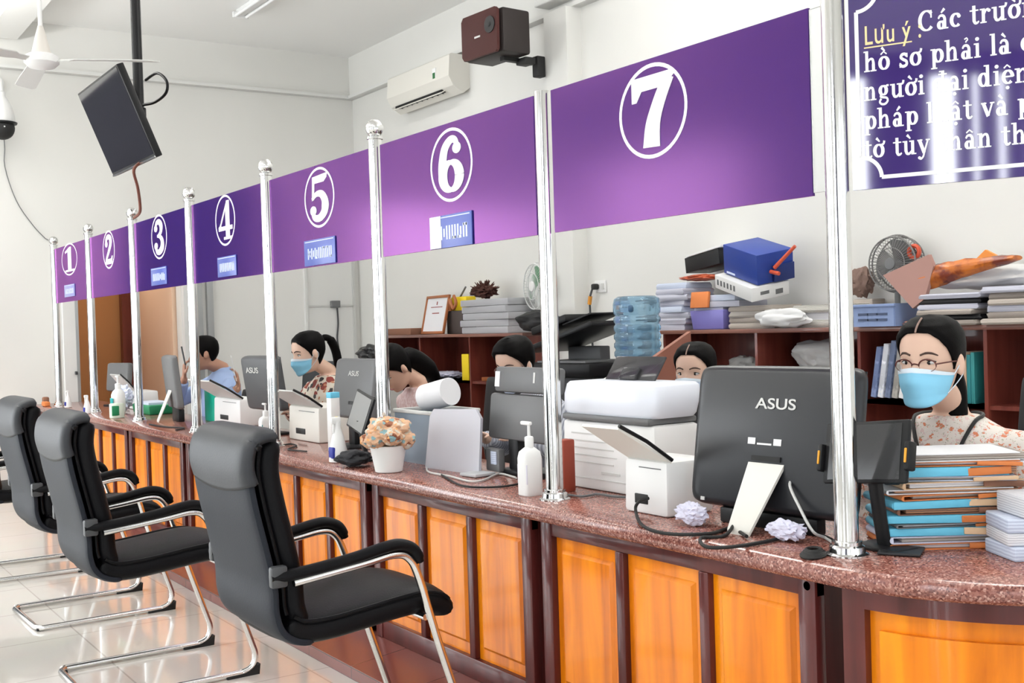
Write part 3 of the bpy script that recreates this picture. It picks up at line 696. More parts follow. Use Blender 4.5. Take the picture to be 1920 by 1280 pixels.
def make_chair(label):
    t = thing('visitor_chair', label, 'chair', (0, 0, 0), 0, 'black visitor chairs along the counter')
    rear = [(-0.362, 1.035), (-0.378, 0.96), (-0.368, 0.86), (-0.340, 0.73), (-0.318, 0.62), (-0.314, 0.54), (-0.296, 0.485), (-0.255, 0.452), (-0.20, 0.438)]
    q = c2(rear, 4); n = len(q)
    pad(MB(), q, [0.47+0.02*math.sin(PI*i/(n-1)) for i in range(n)], 0.035, 28, 4).build('back_shell', M_leather, t, 50)
    # thick black cushions: the back rolls over at the top, the seat curls up to meet it
    q = c2([(-0.302, 1.035), (-0.313, 0.95), (-0.298, 0.85), (-0.272, 0.73), (-0.252, 0.63), (-0.246, 0.545), (-0.222, 0.49)], 5)
    n = len(q); bc = MB(); pad(bc, q, [0.462]*n, [0.100]*(n-6)+[0.098, 0.095, 0.09, 0.085, 0.08, 0.07], 28, 3.0); bo = bc.build('back_cushion', M_leather_black, t, 50)
    for s in (-1, 1):
        MB().tube([(a-0.038, s*0.226, b) for a, b in q[:-4]], 0.006, 6).build('piping', M_leather_black, bo)
    q = c2([(-0.275, 0.500), (-0.225, 0.472), (-0.14, 0.468), (-0.03, 0.478), (0.08, 0.490), (0.17, 0.494), (0.235, 0.476), (0.262, 0.450)], 5)
    n = len(q); so = pad(MB(), q, [0.476]*n, [0.105]*(n-8)+[0.105, 0.104, 0.102, 0.10, 0.097, 0.093, 0.088, 0.08], 28, 2.9).build('seat_cushion', M_leather_black, t, 50)
    for s in (-1, 1):
        MB().tube([(a, s*0.233, b+0.034) for a, b in q[2:-2]], 0.006, 6).build('piping', M_leather_black, so)
    # leather cap folded over the rear of the top
    mb = MB(); rings = []; W_ = 40
    pr_ = [(-0.384, 0.915), (-0.394, 0.955), (-0.392, 0.995), (-0.380, 1.028), (-0.358, 1.048), (-0.330, 1.058), (-0.304, 1.058)]
    pr_ = c2(pr_, 4); n = len(pr_); V_ = []
    for i, (x, z) in enumerate(pr_):
        f = i/(n-1); row = []
        for k in range(W_+1):
            v = -1+2*k/W_; dz = -0.030*max(0, 1-abs(v)**2.2)*(1-f)**3; edge = 0.020*abs(v)**14
            row.append(Vector((x+edge*(1 if f < 0.6 else 0.2), v*0.249, z+dz-edge*(0.9 if f > 0.5 else 0.0))))
        V_.append(row)
    vs = [p for r_ in V_ for p in r_]; fs = [(i*(W_+1)+k, i*(W_+1)+k+1, (i+1)*(W_+1)+k+1, (i+1)*(W_+1)+k) for i in range(n-1) for k in range(W_)]
    mb.add(vs, fs); cp = mb.build('headrest_cap', M_leather_cap, t, 60); so_ = cp.modifiers.new('s', 'SOLIDIFY'); so_.thickness = 0.022; so_.offset = 0; baked(cp, 'headrest_cap')
    MB().tube([p+Vector((-0.010, 0, 0.012)) for p in V_[0]], 0.0035, 6).build('hem_stitching', M_leather_black, cp)
    for s in (-1, 1):
        p = catmull([(-0.335, s*0.252, 0.648), (-0.22, s*0.258, 0.655), (-0.08, s*0.262, 0.672), (0.02, s*0.264, 0.690), (0.075, s*0.264, 0.692), (0.118, s*0.264, 0.672), (0.140, s*0.264, 0.632)], 5)
        n = len(p); ar = MB().tube(p, [0.0235*(1 if 1 < i < n-2 else 0.72) for i in range(n)], 14, flat=(1.0, 0.74)).build('armrest', M_leather_black, t, 60)
        MB().box((-0.312, s*0.253, 0.65), (0.05, 0.03, 0.062), 0.008).build('arm_bracket', M_darkgrey, ar)
    # one bent tube: under the arm, down to the floor, back along it and across behind
    side = lambda s: catmull([(-0.27, s*0.262, 0.628), (-0.05, s*0.264, 0.652), (0.05, s*0.264, 0.664), (0.10, s*0.264, 0.648), (0.135, s*0.264, 0.58), (0.20, s*0.264, 0.36), (0.272, s*0.264, 0.14), (0.290, s*0.264, 0.075), (0.278, s*0.264, 0.034), (0.24, s*0.264, 0.016), (0.18, s*0.264, 0.014), (-0.27, s*0.264, 0.014), (-0.315, s*0.255, 0.014), (-0.335, s*0.22, 0.014)], 6)
    path = side(1)+side(-1)[::-1]
    MB().tube(path, 0.0125, 12).build('sled_frame', M_chair_chrome, t, 60)
    MB().cyl((0.155, -0.262, 0.458), (0.155, 0.262, 0.458), 0.010).build('cross_bar', M_chair_chrome, t)
    for s in (-1, 1):
        MB().prism([(0.17, 0.0), (0.30, 0.0), (0.305, 0.04), (0.285, 0.03), (0.25, 0.010), (0.17, 0.007)], (0, s*0.264+0.016, 0), (1, 0, 0), (0, 0, 1), 0.032).build('front_foot', M_rubber, t)
        MB().box((-0.322, s*0.245, 0.006), (0.03, 0.03, 0.012), 0.003).build('rear_foot', M_rubber, t)
    return t
CH_SPOTS = [(1.535, 3.315, 0, 'nearest black leather visitor chair, its whole back shown large'), (1.325, 4.575, 0, 'second visitor chair from the camera, standing below sign 5 and 6'),
            (1.385, 5.845, 0.02, 'third visitor chair from the camera, behind the second'), (1.36, 7.10, -0.03, 'fourth visitor chair, only its grey headrest peeping over the third')]
ch0 = make_chair(CH_SPOTS[0][3])
for i, (x, y, a, lab) in enumerate(CH_SPOTS):
    c = ch0 if i == 0 else copy_tree(ch0); c.location = (x, y, 0); c.rotation_euler = (0, 0, a); c['label'] = lab

# ================================================================ CEILING AND WALL FITTINGS
# television on a black ceiling pole
tilt = math.atan2(0.22, 0.55)
t = thing('hanging_television', 'flat television tilted down on a black pole from the ceiling', 'television', (1.99, 7.46, 2.695), 0)
def tv(mb): return mb.xf((0, 0, 0), (0, -tilt, 0))
tv(MB()).box((0.02, 0, 0), (0.045, 0.97, 0.585), 0.006).build('cabinet', M_blackplastic, t, 30)
M_screen = mat('dark_glass_screen', (0.02, 0.02, 0.026), 0.06, spec=0.8)
tv(MB()).box((-0.004, 0, 0.005), (0.004, 0.94, 0.545)).build('screen', M_screen, t)
tv(MB()).box((-0.0045, 0, -0.286), (0.006, 0.96, 0.010)).build('lower_bezel', M_chair_chrome, t)
MB().tube([(0.16, 0.02, -0.12), (0.16, 0.02, 1.44)], 0.032, 14).tube([(0.16, 0.02, 0.83), (0.16, 0.02, 0.90)], 0.040, 14).build('ceiling_pole', M_blackplastic, t)
MB().box((0.11, 0.02, 0.0), (0.12, 0.26, 0.2), 0.01).build('mount_bracket', M_blackplastic, t)
MB().tube([(0.16, 0.02, 0.83), (0.16, -0.13, 0.825)], 0.007, 8).build('pole_pin', M_blackplastic, t)
MB().tube(catmull([(0.18, -0.08, 0.28), (0.2, -0.26, 0.29), (0.22, -0.38, 0.22), (0.22, -0.36, 0.15), (0.2, -0.2, 0.12), (0.16, -0.08, 0.12)], 6), 0.009, 8).build('cable_loop', M_blackplastic, t)
M_redcable = mat('red_brown_cable', (0.16, 0.05, 0.03), 0.5)
p0 = PX(251, 318, 2.06); p1 = Vector((XP, post_y(3)-0.05, 2.14))
one('television_cable', MB().tube(catmull([p0+Vector((0.06, 0, 0.06)), p0, PX(258, 350, 2.12), PX(262, 378, 2.17), PX(262, 398, 2.19), p1], 5), 0.010, 8), M_redcable, 'red brown cable running from the television down to a post', 'cable')
# ceiling fan
fc = PD(78, 115, 6.5)
t = thing('ceiling_fan', 'white three-bladed ceiling fan on a long rod', 'fan', fc)
MB().lathe([(0.012, 0.18), (0.012, ZC-fc.z-0.06)], n=14).build('down_rod', M_white, t)
MB().lathe([(0.07, ZC-fc.z-0.07), (0.05, ZC-fc.z-0.02), (0.05, ZC-fc.z)], n=20).build('ceiling_rose', M_white, t)
MB().lathe([(0.055, 0.04), (0.045, 0.08), (0.028, 0.15), (0.014, 0.20)], n=24).build('rod_cover', mat('beige_plastic', (0.70, 0.66, 0.61), 0.5), t)
MB().lathe([(0.02, -0.045), (0.07, -0.035), (0.095, -0.01), (0.095, 0.025), (0.07, 0.04), (0.02, 0.045)], n=28).build('motor_housing', M_white, t)
for a in (-33, 87, 207):
    d = Vector((math.cos(R(a)), math.sin(R(a)), 0)); s = Vector((-d.y, d.x, 0)); rings = []
    for f, wd, dz in ((0.08, 0.035, 0.0), (0.16, 0.04, 0.0), (0.20, 0.10, 0.0), (0.45, 0.115, -0.01), (0.63, 0.12, -0.02), (0.66, 0.08, -0.022)):
        c_ = d*f+Vector((0, 0, dz)); rings.append([c_-s*wd/2-Vector((0, 0, 0.008)), c_+s*wd/2+Vector((0, 0, 0.008)), c_+s*wd/2+Vector((0, 0, 0.013)), c_-s*wd/2-Vector((0, 0, 0.003))])
    MB().loft(rings).build('blade', M_lid, t, 30)
# dome camera on the end wall
cc = PY(4, 225, 10.6)
t = thing('dome_camera', 'white speed dome security camera with black ball on the end wall', 'camera', cc)
MB().lathe([(0.10, -0.02), (0.105, 0.0), (0.10, 0.05), (0.08, 0.12), (0.05, 0.18), (0.035, 0.2), (0.035, 0.24)], n=28).build('housing', M_white, t)
MB().lathe([(0.118, -0.035), (0.122, -0.022), (0.10, -0.015)], n=28).build('rain_shield', M_blackplastic, t)
g = MB().sph((0, 0, -0.07), 0.100, 24, 14).build('lens_ball', M_rubber, t)
for q in (-0.035, 0.01): MB().sph((q-0.01, -0.095, -0.07), 0.008, 10, 8).build('infrared_lamp', M_white, g)
MB().tube(catmull([(0, 0, 0.24), (0, 0.03, 0.33), (0, 0.12, 0.36), (0, 0.245, 0.36)], 5), 0.025, 12).cyl((0, 0.25, 0.36), (0, 0.235, 0.36), 0.07).build('wall_arm', M_white, t)
pth = [cc+Vector((0, 0.22, 0.33)), PY(8, 265, 10.84), PY(9, 312, 10.84), PY(30, 375, 10.84), PY(60, 420, 10.84), PY(85, 447, 10.84), PY(104, 463, 10.84), PY(104, 560, 10.84)]
one('camera_cable', MB().tube(catmull(pth, 4), 0.004, 6), M_midgrey, 'thin grey cable hanging down the end wall from the dome camera', 'cable')
# fluorescent batten
t = thing('ceiling_batten_light', 'white twin tube batten light on the ceiling', 'lamp', (3.66, 8.98, ZC))
MB().box((0, 0, -0.025), (0.07, 1.24, 0.05), 0.006).build('batten', M_white, t)
for s in (-1, 1):
    MB().cyl((s*0.05, -0.59, -0.06), (s*0.05, 0.59, -0.06), 0.014).build('tube', mat('tube_glass', (0.85, 0.86, 0.86), 0.3), t)
    MB().box((0, s*0.605, -0.05), (0.14, 0.03, 0.05), 0.005).build('tube_holder', M_white, t)
# wall speaker
t = thing('wall_speaker', 'dark red-brown box loudspeaker on a bracket high on the pilaster', 'speaker', (4.80, 7.29, 3.36), R(4))
M_spk = mat('dark_brown_speaker_cloth', (0.055, 0.010, 0.008), 0.7, bump=(300, 0.2)); M_spk2 = mat('black_brown_vinyl', (0.018, 0.012, 0.011), 0.55)
MB().box((0.02, 0, 0.165), (0.26, 0.48, 0.33), 0.02).build('box', M_spk2, t, 30)
gr = MB().prism([(-0.22, 0.02), (-0.20, 0.0), (0.20, 0.0), (0.225, 0.03), (0.225, 0.30), (0.20, 0.33), (-0.20, 0.33), (-0.225, 0.31)], (-0.13, 0, 0.0), (0, 1, 0), (0, 0, 1), -0.025).build('grille', M_spk, t, 30)
MB().box((-0.157, 0.02, 0.15), (0.004, 0.07, 0.014)).build('logo_bar', M_lid, gr)
MB().xf((-0.156, -0.14, 0.21), (0, R(90), 0)).lathe([(0.062, -0.006), (0.062, 0.004), (0.052, 0.006), (0.05, -0.002), (0.02, -0.006)], n=24).build('horn_ring', M_blackplastic, gr)
MB().box((0.13, -0.1, -0.02), (0.30, 0.05, 0.03)).box((0.16, -0.16, -0.035), (0.1, 0.12, 0.05), 0.008).box((0.32, -0.12, -0.05), (0.08, 0.07, 0.16), 0.01).build('bracket', M_rubber, t)
# air conditioner
t = thing('air_conditioner', 'white split air conditioner high on the back wall', 'air conditioner', (XB, 9.10, 3.37))
out = [(0.0, 0.05), (-0.07, 0.0), (-0.17, 0.06), (-0.215, 0.14), (-0.20, 0.32), (-0.185, 0.335), (0.0, 0.335)]
MB().prism([(a, b) for a, b in out], (0, 0.575, 0), (1, 0, 0), (0, 0, 1), 1.15).build('body', M_cream, t, 25)
MB().box((-0.135, 0.05, 0.045), (0.085, 0.86, 0.02)).build('outlet', M_blackplastic, t)
for i in range(9): MB().box((-0.14, -0.33+i*0.095, 0.036), (0.07, 0.008, 0.012)).build('louvre', M_midgrey, t)
MB().xf((-0.168, 0.05, 0.035), (0, R(-30), 0)).box((0, 0, 0), (0.06, 0.90, 0.008), 0.002).build('flap', M_cream, t)
mb = MB().box((-0.21, -0.32, 0.20), (0.006, 0.06, 0.10)).build('energy_label', M_white_vinyl, t)
MB().box((-0.214, -0.32, 0.185), (0.003, 0.04, 0.05)).build('label_green_patch', mat('label_green', (0.03, 0.16, 0.05), 0.5), mb)
# wall socket with plug
sp_ = PX(1128, 537, XB)
t = thing('wall_socket', 'white double wall socket with a black plug in it', 'socket', (XB, sp_.y, sp_.z))
MB().box((-0.008, 0, 0), (0.016, 0.13, 0.09), 0.004).build('face_plate', M_white, t)
MB().box((-0.04, 0.03, 0.0), (0.05, 0.045, 0.045), 0.012).build('plug', M_rubber, t)
MB().box((-0.018, -0.035, 0.0), (0.004, 0.03, 0.045)).build('switch', M_lid, t)
MB().tube(catmull([(-0.05, 0.04, 0), (-0.06, 0.07, -0.08), (-0.05, 0.085, -0.16), (-0.04, 0.09, -0.3), (-0.03, 0.09, -0.5)], 5), 0.008, 8).build('plug_cable', M_darkgrey, t)
MB().tube([(-0.058, 0.066, -0.07), (-0.057, 0.082, -0.13)], 0.016, 10).build('cable_tag', mat('amber_plastic', (0.6, 0.25, 0.03), 0.5), t)

# ================================================================ DEVICES AND CLUTTER ON THE COUNTER
ORD = ['topmost', 'second from the top', 'third from the top', 'fourth from the top', 'fifth from the top', 'sixth from the top', 'seventh from the top', 'eighth from the top',
       'ninth from the top', 'tenth from the top', 'eleventh from the top', 'twelfth from the top', 'thirteenth from the top', 'fourteenth from the top', 'fifteenth from the top', 'sixteenth from the top']
M_teal = mat('teal_label', (0.0, 0.30, 0.30), 0.5); M_blue = mat('blue_label', (0.02, 0.03, 0.28), 0.5); M_yellow = mat('yellow_plastic', (0.85, 0.62, 0.01), 0.5)
M_green = mat('green_plastic', (0.01, 0.20, 0.08), 0.45); M_tealplastic = mat('teal_green_plastic', (0.0, 0.36, 0.24), 0.45); M_skyblue = mat('sky_blue_card', (0.14, 0.52, 0.72), 0.6)
M_orange = mat('orange_card', (0.62, 0.19, 0.05), 0.6); M_buff = mat('buff_card', (0.66, 0.45, 0.28), 0.65); M_brown = mat('brown_card', (0.22, 0.10, 0.06), 0.7)
M_sheets = stripe_mat('paper_edges', (0.80, 0.80, 0.82), (0.52, 0.52, 0.56), 55); M_sheets_grey = stripe_mat('grey_paper_edges', (0.60, 0.60, 0.68), (0.38, 0.39, 0.47), 45)
M_sheets_tan = stripe_mat('tan_paper_edges', (0.50, 0.45, 0.40), (0.24, 0.20, 0.17), 50); M_sheets_blue = stripe_mat('bluish_paper_edges', (0.66, 0.72, 0.84), (0.45, 0.50, 0.64), 40)
M_amber = mat('amber_clip_plastic', (0.75, 0.33, 0.02), 0.4); M_seethru = mat('smoky_clear_plastic', (0.10, 0.10, 0.105), 0.1, trans=0.55, ior=1.3)
M_backgrey = mat('gunmetal_monitor_back', (0.014, 0.015, 0.018), 0.34, spec=0.5); M_monback = mat('grey_monitor_back', (0.115, 0.117, 0.12), 0.45)

def monitor(loc, rz, w, h, tilt_, label, mback, logo=None, stand='easel', z0=0.05, stand_m=None, ports=False, name='desktop_monitor'):
    """rounded back faces local -x; screen faces +x; tilt leans the top towards +x"""
    t = thing(name, label, 'monitor', loc, rz)
    rings = []
    for x, s_ in ((-0.026, 0.90), (-0.022, 0.955), (-0.012, 0.985), (0.0, 1.0), (0.014, 1.0), (0.016, 0.995)):
        rings.append([Vector((x, a*s_, b*s_+h/2)) for a, b in sup(w, h, 48, 14)])
    rot = lambda mb: mb.xf((0, 0, z0), (0, tilt_, 0))
    body = rot(MB()).loft(rings).build('back_shell', mback, t, 50)
    rot(MB()).box((0.017, 0, h/2), (0.003, w*0.97, h*0.95)).build('screen', M_screen, t)
    if stand == 'easel':
        st, ct = math.sin(tilt_), math.cos(tilt_)
        hx, hz = 0.36*h*st-0.026, z0+0.33*h*ct
        mb = MB(); rings = []
        for f, wd in ((0, 0.125), (1, 0.078)):
            x = hx+(-0.125-hx)*f; z = hz+(0.006-hz)*f
            rings.append([Vector((x, -wd/2, z-0.006)), Vector((x, wd/2, z-0.006)), Vector((x, wd/2, z+0.006)), Vector((x, -wd/2, z+0.006))])
        mb.loft(rings).build('easel_leg', stand_m or M_cream, t)
        MB().box((0.01, 0, z0/2), (0.04, w*0.6, z0), 0.006).build('foot_bar', M_blackplastic, t)
    elif stand == 'neck':
        MB().box((0.0, 0, (z0+h*0.3)/2), (0.03, 0.07, z0+h*0.3), 0.008).box((0.0, 0, 0.008), (0.16, 0.22, 0.016), 0.006).build('neck_stand', M_blackplastic, t)
    if logo:
        q = rot(MB()); u, v = logo
        # boxy slanted capitals on the back, read from the customers' side
        pos = Matrix.Translation((0, 0, z0)) @ Matrix.Rotation(tilt_, 4, 'Y')
        g_ = letters('ASUS', v, body, 'logo', M_lid, (0, 0, 0), (0, 0, 0), v*0.012, 0.0, 1.25, 1.0, 'CENTER', 0.0008)
        g_.matrix_local = pos @ Matrix.Translation((-0.0275, u, h*0.70)) @ Matrix(((0, 0, -1, 0), (-1, 0, 0, 0), (0, 1, 0, 0), (0, 0, 0, 1))) @ Matrix.Scale(1.45, 4, (1, 0, 0))
    if ports:
        q = rot(MB()).box((-0.026, 0.055, h*0.475), (0.004, 0.026, 0.018)).box((-0.026, -0.035, h*0.475), (0.004, 0.026, 0.018)).box((-0.026, 0.01, h*0.458), (0.004, 0.05, 0.005)).build('white_stickers', M_white_vinyl, body, False)
        rot(MB()).box((-0.026, 0.0, h*0.36), (0.008, 0.10, 0.014)).build('port_row', M_rubber, body)
        rot(MB()).box((-0.027, 0.22, h*0.04), (0.003, 0.014, 0.010)).build('badge', M_lid, body)
    return t
mon = monitor((2.315, 2.225, CH), R(4), 0.565, 0.405, R(9), 'large dark monitor with white logo on its back beside the near post', M_backgrey, (-0.02, 0.042), ports=True, z0=0.045)
monitor((2.47, 5.13, CH), 0, 0.46, 0.30, R(9), 'grey backed monitor behind the tilted customer tablet near the flower pot', M_monback, (-0.0, 0.035), 'neck', 0.14)
monitor((2.43, 6.14, CH), R(6), 0.42, 0.31, R(-8), 'dark grey monitor with white logo behind the post between signs 4 and 5', M_darkgrey, (0.07, 0.045), 'neck', 0.14)
monitor((2.38, 7.66, CH), R(-8), 0.42, 0.36, R(-6), 'grey monitor on white easel leg beside the post between signs 3 and 4', M_midgrey, None, 'easel', 0.085)
monitor((2.55, 9.75, CH), R(20), 0.30, 0.24, R(6), 'small grey monitor in front of the tan passage wall', M_midgrey, None, 'neck', 0.12)

# grey customer display on a black stand, stepped back with a raised upper band
t = thing('customer_display', 'wide grey display unit with stepped back beside the ball-less post', 'display', (2.43, 3.62, CH), R(-2))
rk = lambda mb: mb.xf((0, 0, 0.135), (0, R(6), 0))
rk(MB()).box((0.02, 0.0, 0.09), (0.045, 0.46, 0.18), 0.015).build('main_back', M_monback, t, 30)
g = rk(MB()).box((0.02, -0.02, 0.235), (0.055, 0.42, 0.10), 0.012).build('upper_band', M_monback, t, 30)
rk(MB()).box((-0.009, 0.165, 0.235), (0.003, 0.033, 0.06)).build('white_sticker', M_white_vinyl, g)
rk(MB()).box((-0.008, -0.10, 0.245), (0.003, 0.012, 0.04)).build('light_scratch', M_lid, g)
MB().box((0.03, 0.05, 0.09), (0.05, 0.07, 0.16), 0.01).box((0.055, 0.0, 0.012), (0.14, 0.26, 0.024), 0.008).build('stand', M_blackplastic, t)
MB().box((-0.02, 0.14, 0.055), (0.03, 0.10, 0.09), 0.006).build('card_reader', M_midgrey, t)
MB().box((-0.037, 0.125, 0.065), (0.004, 0.04, 0.05)).build('reader_label', M_sheets_blue, t)

# white multifunction printer with flared lid and smoky feeder
t = thing('multifunction_printer', 'large white printer with flared lid and smoky feeder behind the ball-less post', 'printer', (2.515, 3.06, CH), 0)
MB().box((0, 0, 0.12), (0.20, 0.50, 0.24), 0.015).build('body', M_white, t, 30)
mb = MB()
for z in (0.195, 0.17, 0.145, 0.12, 0.095): mb.box((-0.1005, 0.08+0.01*math.sin(z*90), z), (0.003, 0.25, 0.004))
mb.box((-0.101, -0.02, 0.065), (0.003, 0.10, 0.008)).box((-0.101, 0.02, 0.04), (0.003, 0.46, 0.004)); mb.build('vent_slots', M_lid, t)
MB().box((-0.005, 0, 0.252), (0.215, 0.47, 0.022), 0.008).build('grey_band', M_midgrey, t)
mb = MB(); rings = []
for z, w, d, ox in ((0.262, 0.49, 0.20, 0.0), (0.275, 0.51, 0.215, 0.0), (0.33, 0.52, 0.225, 0.01), (0.365, 0.50, 0.225, 0.015), (0.374, 0.48, 0.21, 0.015)):
    rings.append([Vector((b+ox, a, z)) for a, b in sup(w, d, 40, 8)])
mb.loft(rings).build('lid', mat('bluish_white_plastic', (0.76, 0.79, 0.86), 0.35), t, 50)
MB().xf((0.06, 0.06, 0.372), (0, R(35), 0)).box((0, 0, 0.05), (0.008, 0.27, 0.10), 0.003).box((-0.01, 0.0, 0.02), (0.02, 0.09, 0.05), 0.006).build('feeder_tray', M_seethru, t)

def small_printer(loc, rz, label, w=0.33, d=0.20, h=0.18, fl=0.17, fr=0.11, m_=None, cream=None):
    """compact laser printer: back towards customers, open tray flap rising over the customers' side (-x)"""
    t = thing('laser_printer', label, 'printer', loc, rz)
    MB().box((0, 0, h/2), (d, w, h), 0.014, taper=(0.96, 0.97)).build('body', m_ or M_white, t, 30)
    rings = [[Vector((x, s*(w/2-0.01-e), z)) for s, e in ((-1, 0), (1, 0))] for x, z, e in ()]
    mb = MB(); a = Vector((-d/2+0.03, 0, h)); b = Vector((-d/2+0.03-fl, 0, h+fr)); nrm = (b-a).cross(Vector((0, 1, 0))).normalized()*0.008
    for p, ww in ((a, w*0.94), (a.lerp(b, 0.5), w*0.93), (b, w*0.86)):
        rings.append([p+Vector((0, -ww/2, 0)), p+Vector((0, ww/2, 0)), p+Vector((0, ww/2, 0))+nrm, p+Vector((0, -ww/2, 0))+nrm])
    mb.loft(rings).build('tray_flap', cream or M_lid, t, 20)
    MB().tube([a+Vector((0, -w*0.47, 0.004)), a.lerp(b, 0.5)+Vector((0, -w*0.465, 0.010)), b+Vector((0, -w*0.43, 0.004))], 0.006, 8).build('flap_edge', M_blackplastic, t)
    MB().box((-d/2+0.004, w*0.08, h*0.28), (0.012, w*0.30, 0.030), 0.003).build('power_inlet', M_rubber, t)
    MB().box((-d/2+0.004, -w*0.12, h*0.86), (0.004, w*0.5, 0.003)).build('cover_seam', M_midgrey, t)
    return t
small_printer((2.315, 2.635, CH), R(0), 'white laser printer with raised flap and black plug, left of the large dark monitor', 0.20, 0.19, 0.165, 0.19, 0.115, M_white, M_cream)
small_printer((2.52, 5.62, CH), 0, 'cream laser printer with raised flap behind the post between signs 4 and 5', 0.40, 0.22, 0.185, 0.15, 0.095, M_cream)
small_printer((2.58, 7.02, CH), 0, 'white laser printer with wide raised flap beside the blue-shirted man', 0.48, 0.17, 0.17, 0.20, 0.125, M_white)
small_printer((2.60, 9.30, CH), 0, 'far white laser printer with raised lid below sign 2', 0.34, 0.2, 0.14, 0.12, 0.14, M_white)

def dispenser(loc, label, rz=0.0, hb=0.155, r=0.038, label_m=None, square=True):
    t = thing('sanitizer_bottle', label, 'bottle', loc, rz, 'hand sanitizer pump bottles')
    s_ = hb/0.155
    if square:
        rings = [[Vector((a, b, z*s_)) for a, b in sup(w, w*0.8, 24, 5)] for z, w in ((0, r*1.8), (0.004, r*2), (0.12, r*2), (0.14, r*1.75), (0.15, r*1.1), (0.155, r*0.75))]
        MB().loft(rings).build('body', M_white, t, 40)
    else: MB().lathe([(r*0.92, 0), (r, 0.006*s_), (r, 0.12*s_), (r*0.8, 0.14*s_), (r*0.42, 0.155*s_)]).build('body', M_white, t)
    MB().lathe([(r*0.42, 0.152*s_), (r*0.42, 0.185*s_), (r*0.36, 0.188*s_), (r*0.15, 0.19*s_), (r*0.13, 0.225*s_)], n=18).build('collar', M_white, t)
    MB().box((0, 0.015, hb+0.075*s_), (0.014, 0.052*s_, 0.012*s_), 0.004).build('pump_head', M_white, t)
    if label_m: MB().box((-r*0.84 if square else -r*0.97, 0, 0.07*s_), (0.004, r*1.5, 0.062*s_), 0.001).build('label_patch', label_m, t)
    return t
p = PZ(996, 929, CH); dispenser((p.x+0.005, p.y+0.01, CH), 'white sanitizer pump bottle standing left of the ball-less post', 0, 0.165, 0.037, mat('faint_label', (0.72, 0.70, 0.80), 0.5))
p = PZ(497, 812, CH); dispenser((2.30, 5.86, CH), 'white pump bottle with teal label left of the post between signs 4 and 5', 0, 0.13, 0.035, M_teal)
p = PZ(208, 775, CH); dispenser((2.27, 8.70, CH), 'teal labelled white pump bottle below sign 2', 0, 0.19, 0.05, M_teal, False)
# jar in front of it
t = thing('tissue_tub', 'pale green tub standing before the teal labelled bottle below sign 2', 'tub', (2.16, 8.33, CH))
MB().lathe([(0.045, 0), (0.05, 0.005), (0.05, 0.10), (0.046, 0.105)]).build('tub', mat('pale_green_plastic', (0.62, 0.70, 0.58), 0.5), t); MB().box((-0.02, -0.044, 0.055), (0.05, 0.012, 0.07), 0.002).build('green_label', M_green, t)

def spray(loc, label, h=0.21, m_lab=None):
    t = thing('spray_bottle', label, 'bottle', loc, 0)
    s_ = h/0.21
    MB().lathe([(0.034*s_, 0), (0.042*s_, 0.006*s_), (0.040*s_, 0.05*s_), (0.026*s_, 0.115*s_), (0.014*s_, 0.15*s_), (0.013*s_, 0.165*s_)]).build('body', M_white, t)
    MB().box((-0.008*s_, 0, 0.185*s_), (0.045*s_, 0.02*s_, 0.03*s_), 0.006).cyl((0, 0, 0.16*s_), (0, 0, 0.18*s_), 0.014*s_).box((-0.02*s_, 0, 0.15*s_), (0.006, 0.012, 0.045*s_), 0.002).build('trigger', M_white, t)
    MB().box((-0.033*s_, -0.006, 0.045*s_), (0.016*s_, 0.045*s_, 0.05*s_), 0.006).build('label_patch', m_lab or M_blue, t)
    return t
spray((2.135, 4.60, CH), 'white spray bottle with blue label beside the tilted customer tablet')
spray((2.19, 9.96, CH), 'small white spray bottle right of the farthest post', 0.15)
spray((2.12, 9.02, CH), 'blue and white spray bottle at the foot of the post between signs 1 and 2', 0.15)
one('marker_pen', MB().xf((0, 0, 0), (R(12), 0, R(20))).cyl((0, 0, 0), (0, 0, 0.16), 0.008).cyl((0, 0, 0.16), (0, 0, 0.19), 0.009), M_yellow, 'yellow marker standing behind the white spray bottle', 'pen', (2.165, 4.73, CH+0.006))

# customer tablets in holders
M_tabface = mat('grey_tablet_face', (0.24, 0.24, 0.235), 0.4)
def tablet(loc, rz, label, w, h, mface, lean, rise, roll=0.0, clips=True):
    t = thing('customer_tablet', label, 'tablet', loc, rz, 'customer tablets on the counter')
    k = lambda mb: mb.xf((0, 0, rise), (roll, lean, 0))
    k(MB()).box((0, 0, h/2), (0.014, w, h), 0.006).build('tablet_body', M_blackplastic, t, 30)
    k(MB()).box((-0.008, 0, h/2), (0.002, w*0.86, h*0.88)).build('tablet_face', mface, t)
    k(MB()).box((0.008, -w*0.30, h*0.5), (0.010, w*0.16, h*1.02), 0.003).build('elastic_strap', M_blackplastic, t)
    if clips:
        for s in (-1, 1):
            c_ = k(MB()).box((-0.004, s*(w/2+0.006), h*0.42), (0.03, 0.016, 0.07), 0.005).build('holder_clip', M_blackplastic, t)
            k(MB()).box((-0.020, s*(w/2+0.006), h*0.42), (0.005, 0.006, 0.035), 0.002).build('clip_pad', M_amber, c_)
    mb = MB()
    mb.tube([(0.045, -0.02, 0.008), (0.03, -0.02, rise*0.5), (0.012, -0.02, rise+h*0.28)], 0.022, 12, flat=(1.0, 0.45)).build('leg', M_blackplastic, t, 50)
    MB().box((0.045, -0.02, 0.006), (0.085, 0.14, 0.012), 0.005).build('base_plate', M_blackplastic, t)
    return t
tablet((2.272, 1.862, CH), R(-4), 'dark customer tablet in a black holder behind the near post', 0.265, 0.155, M_seethru, R(14), 0.165, R(-6))
tablet((2.22, 4.60, CH), R(-4), 'grey faced customer tablet in a black holder left of the flower pot', 0.22, 0.175, M_tabface, R(16), 0.13, R(10), False)
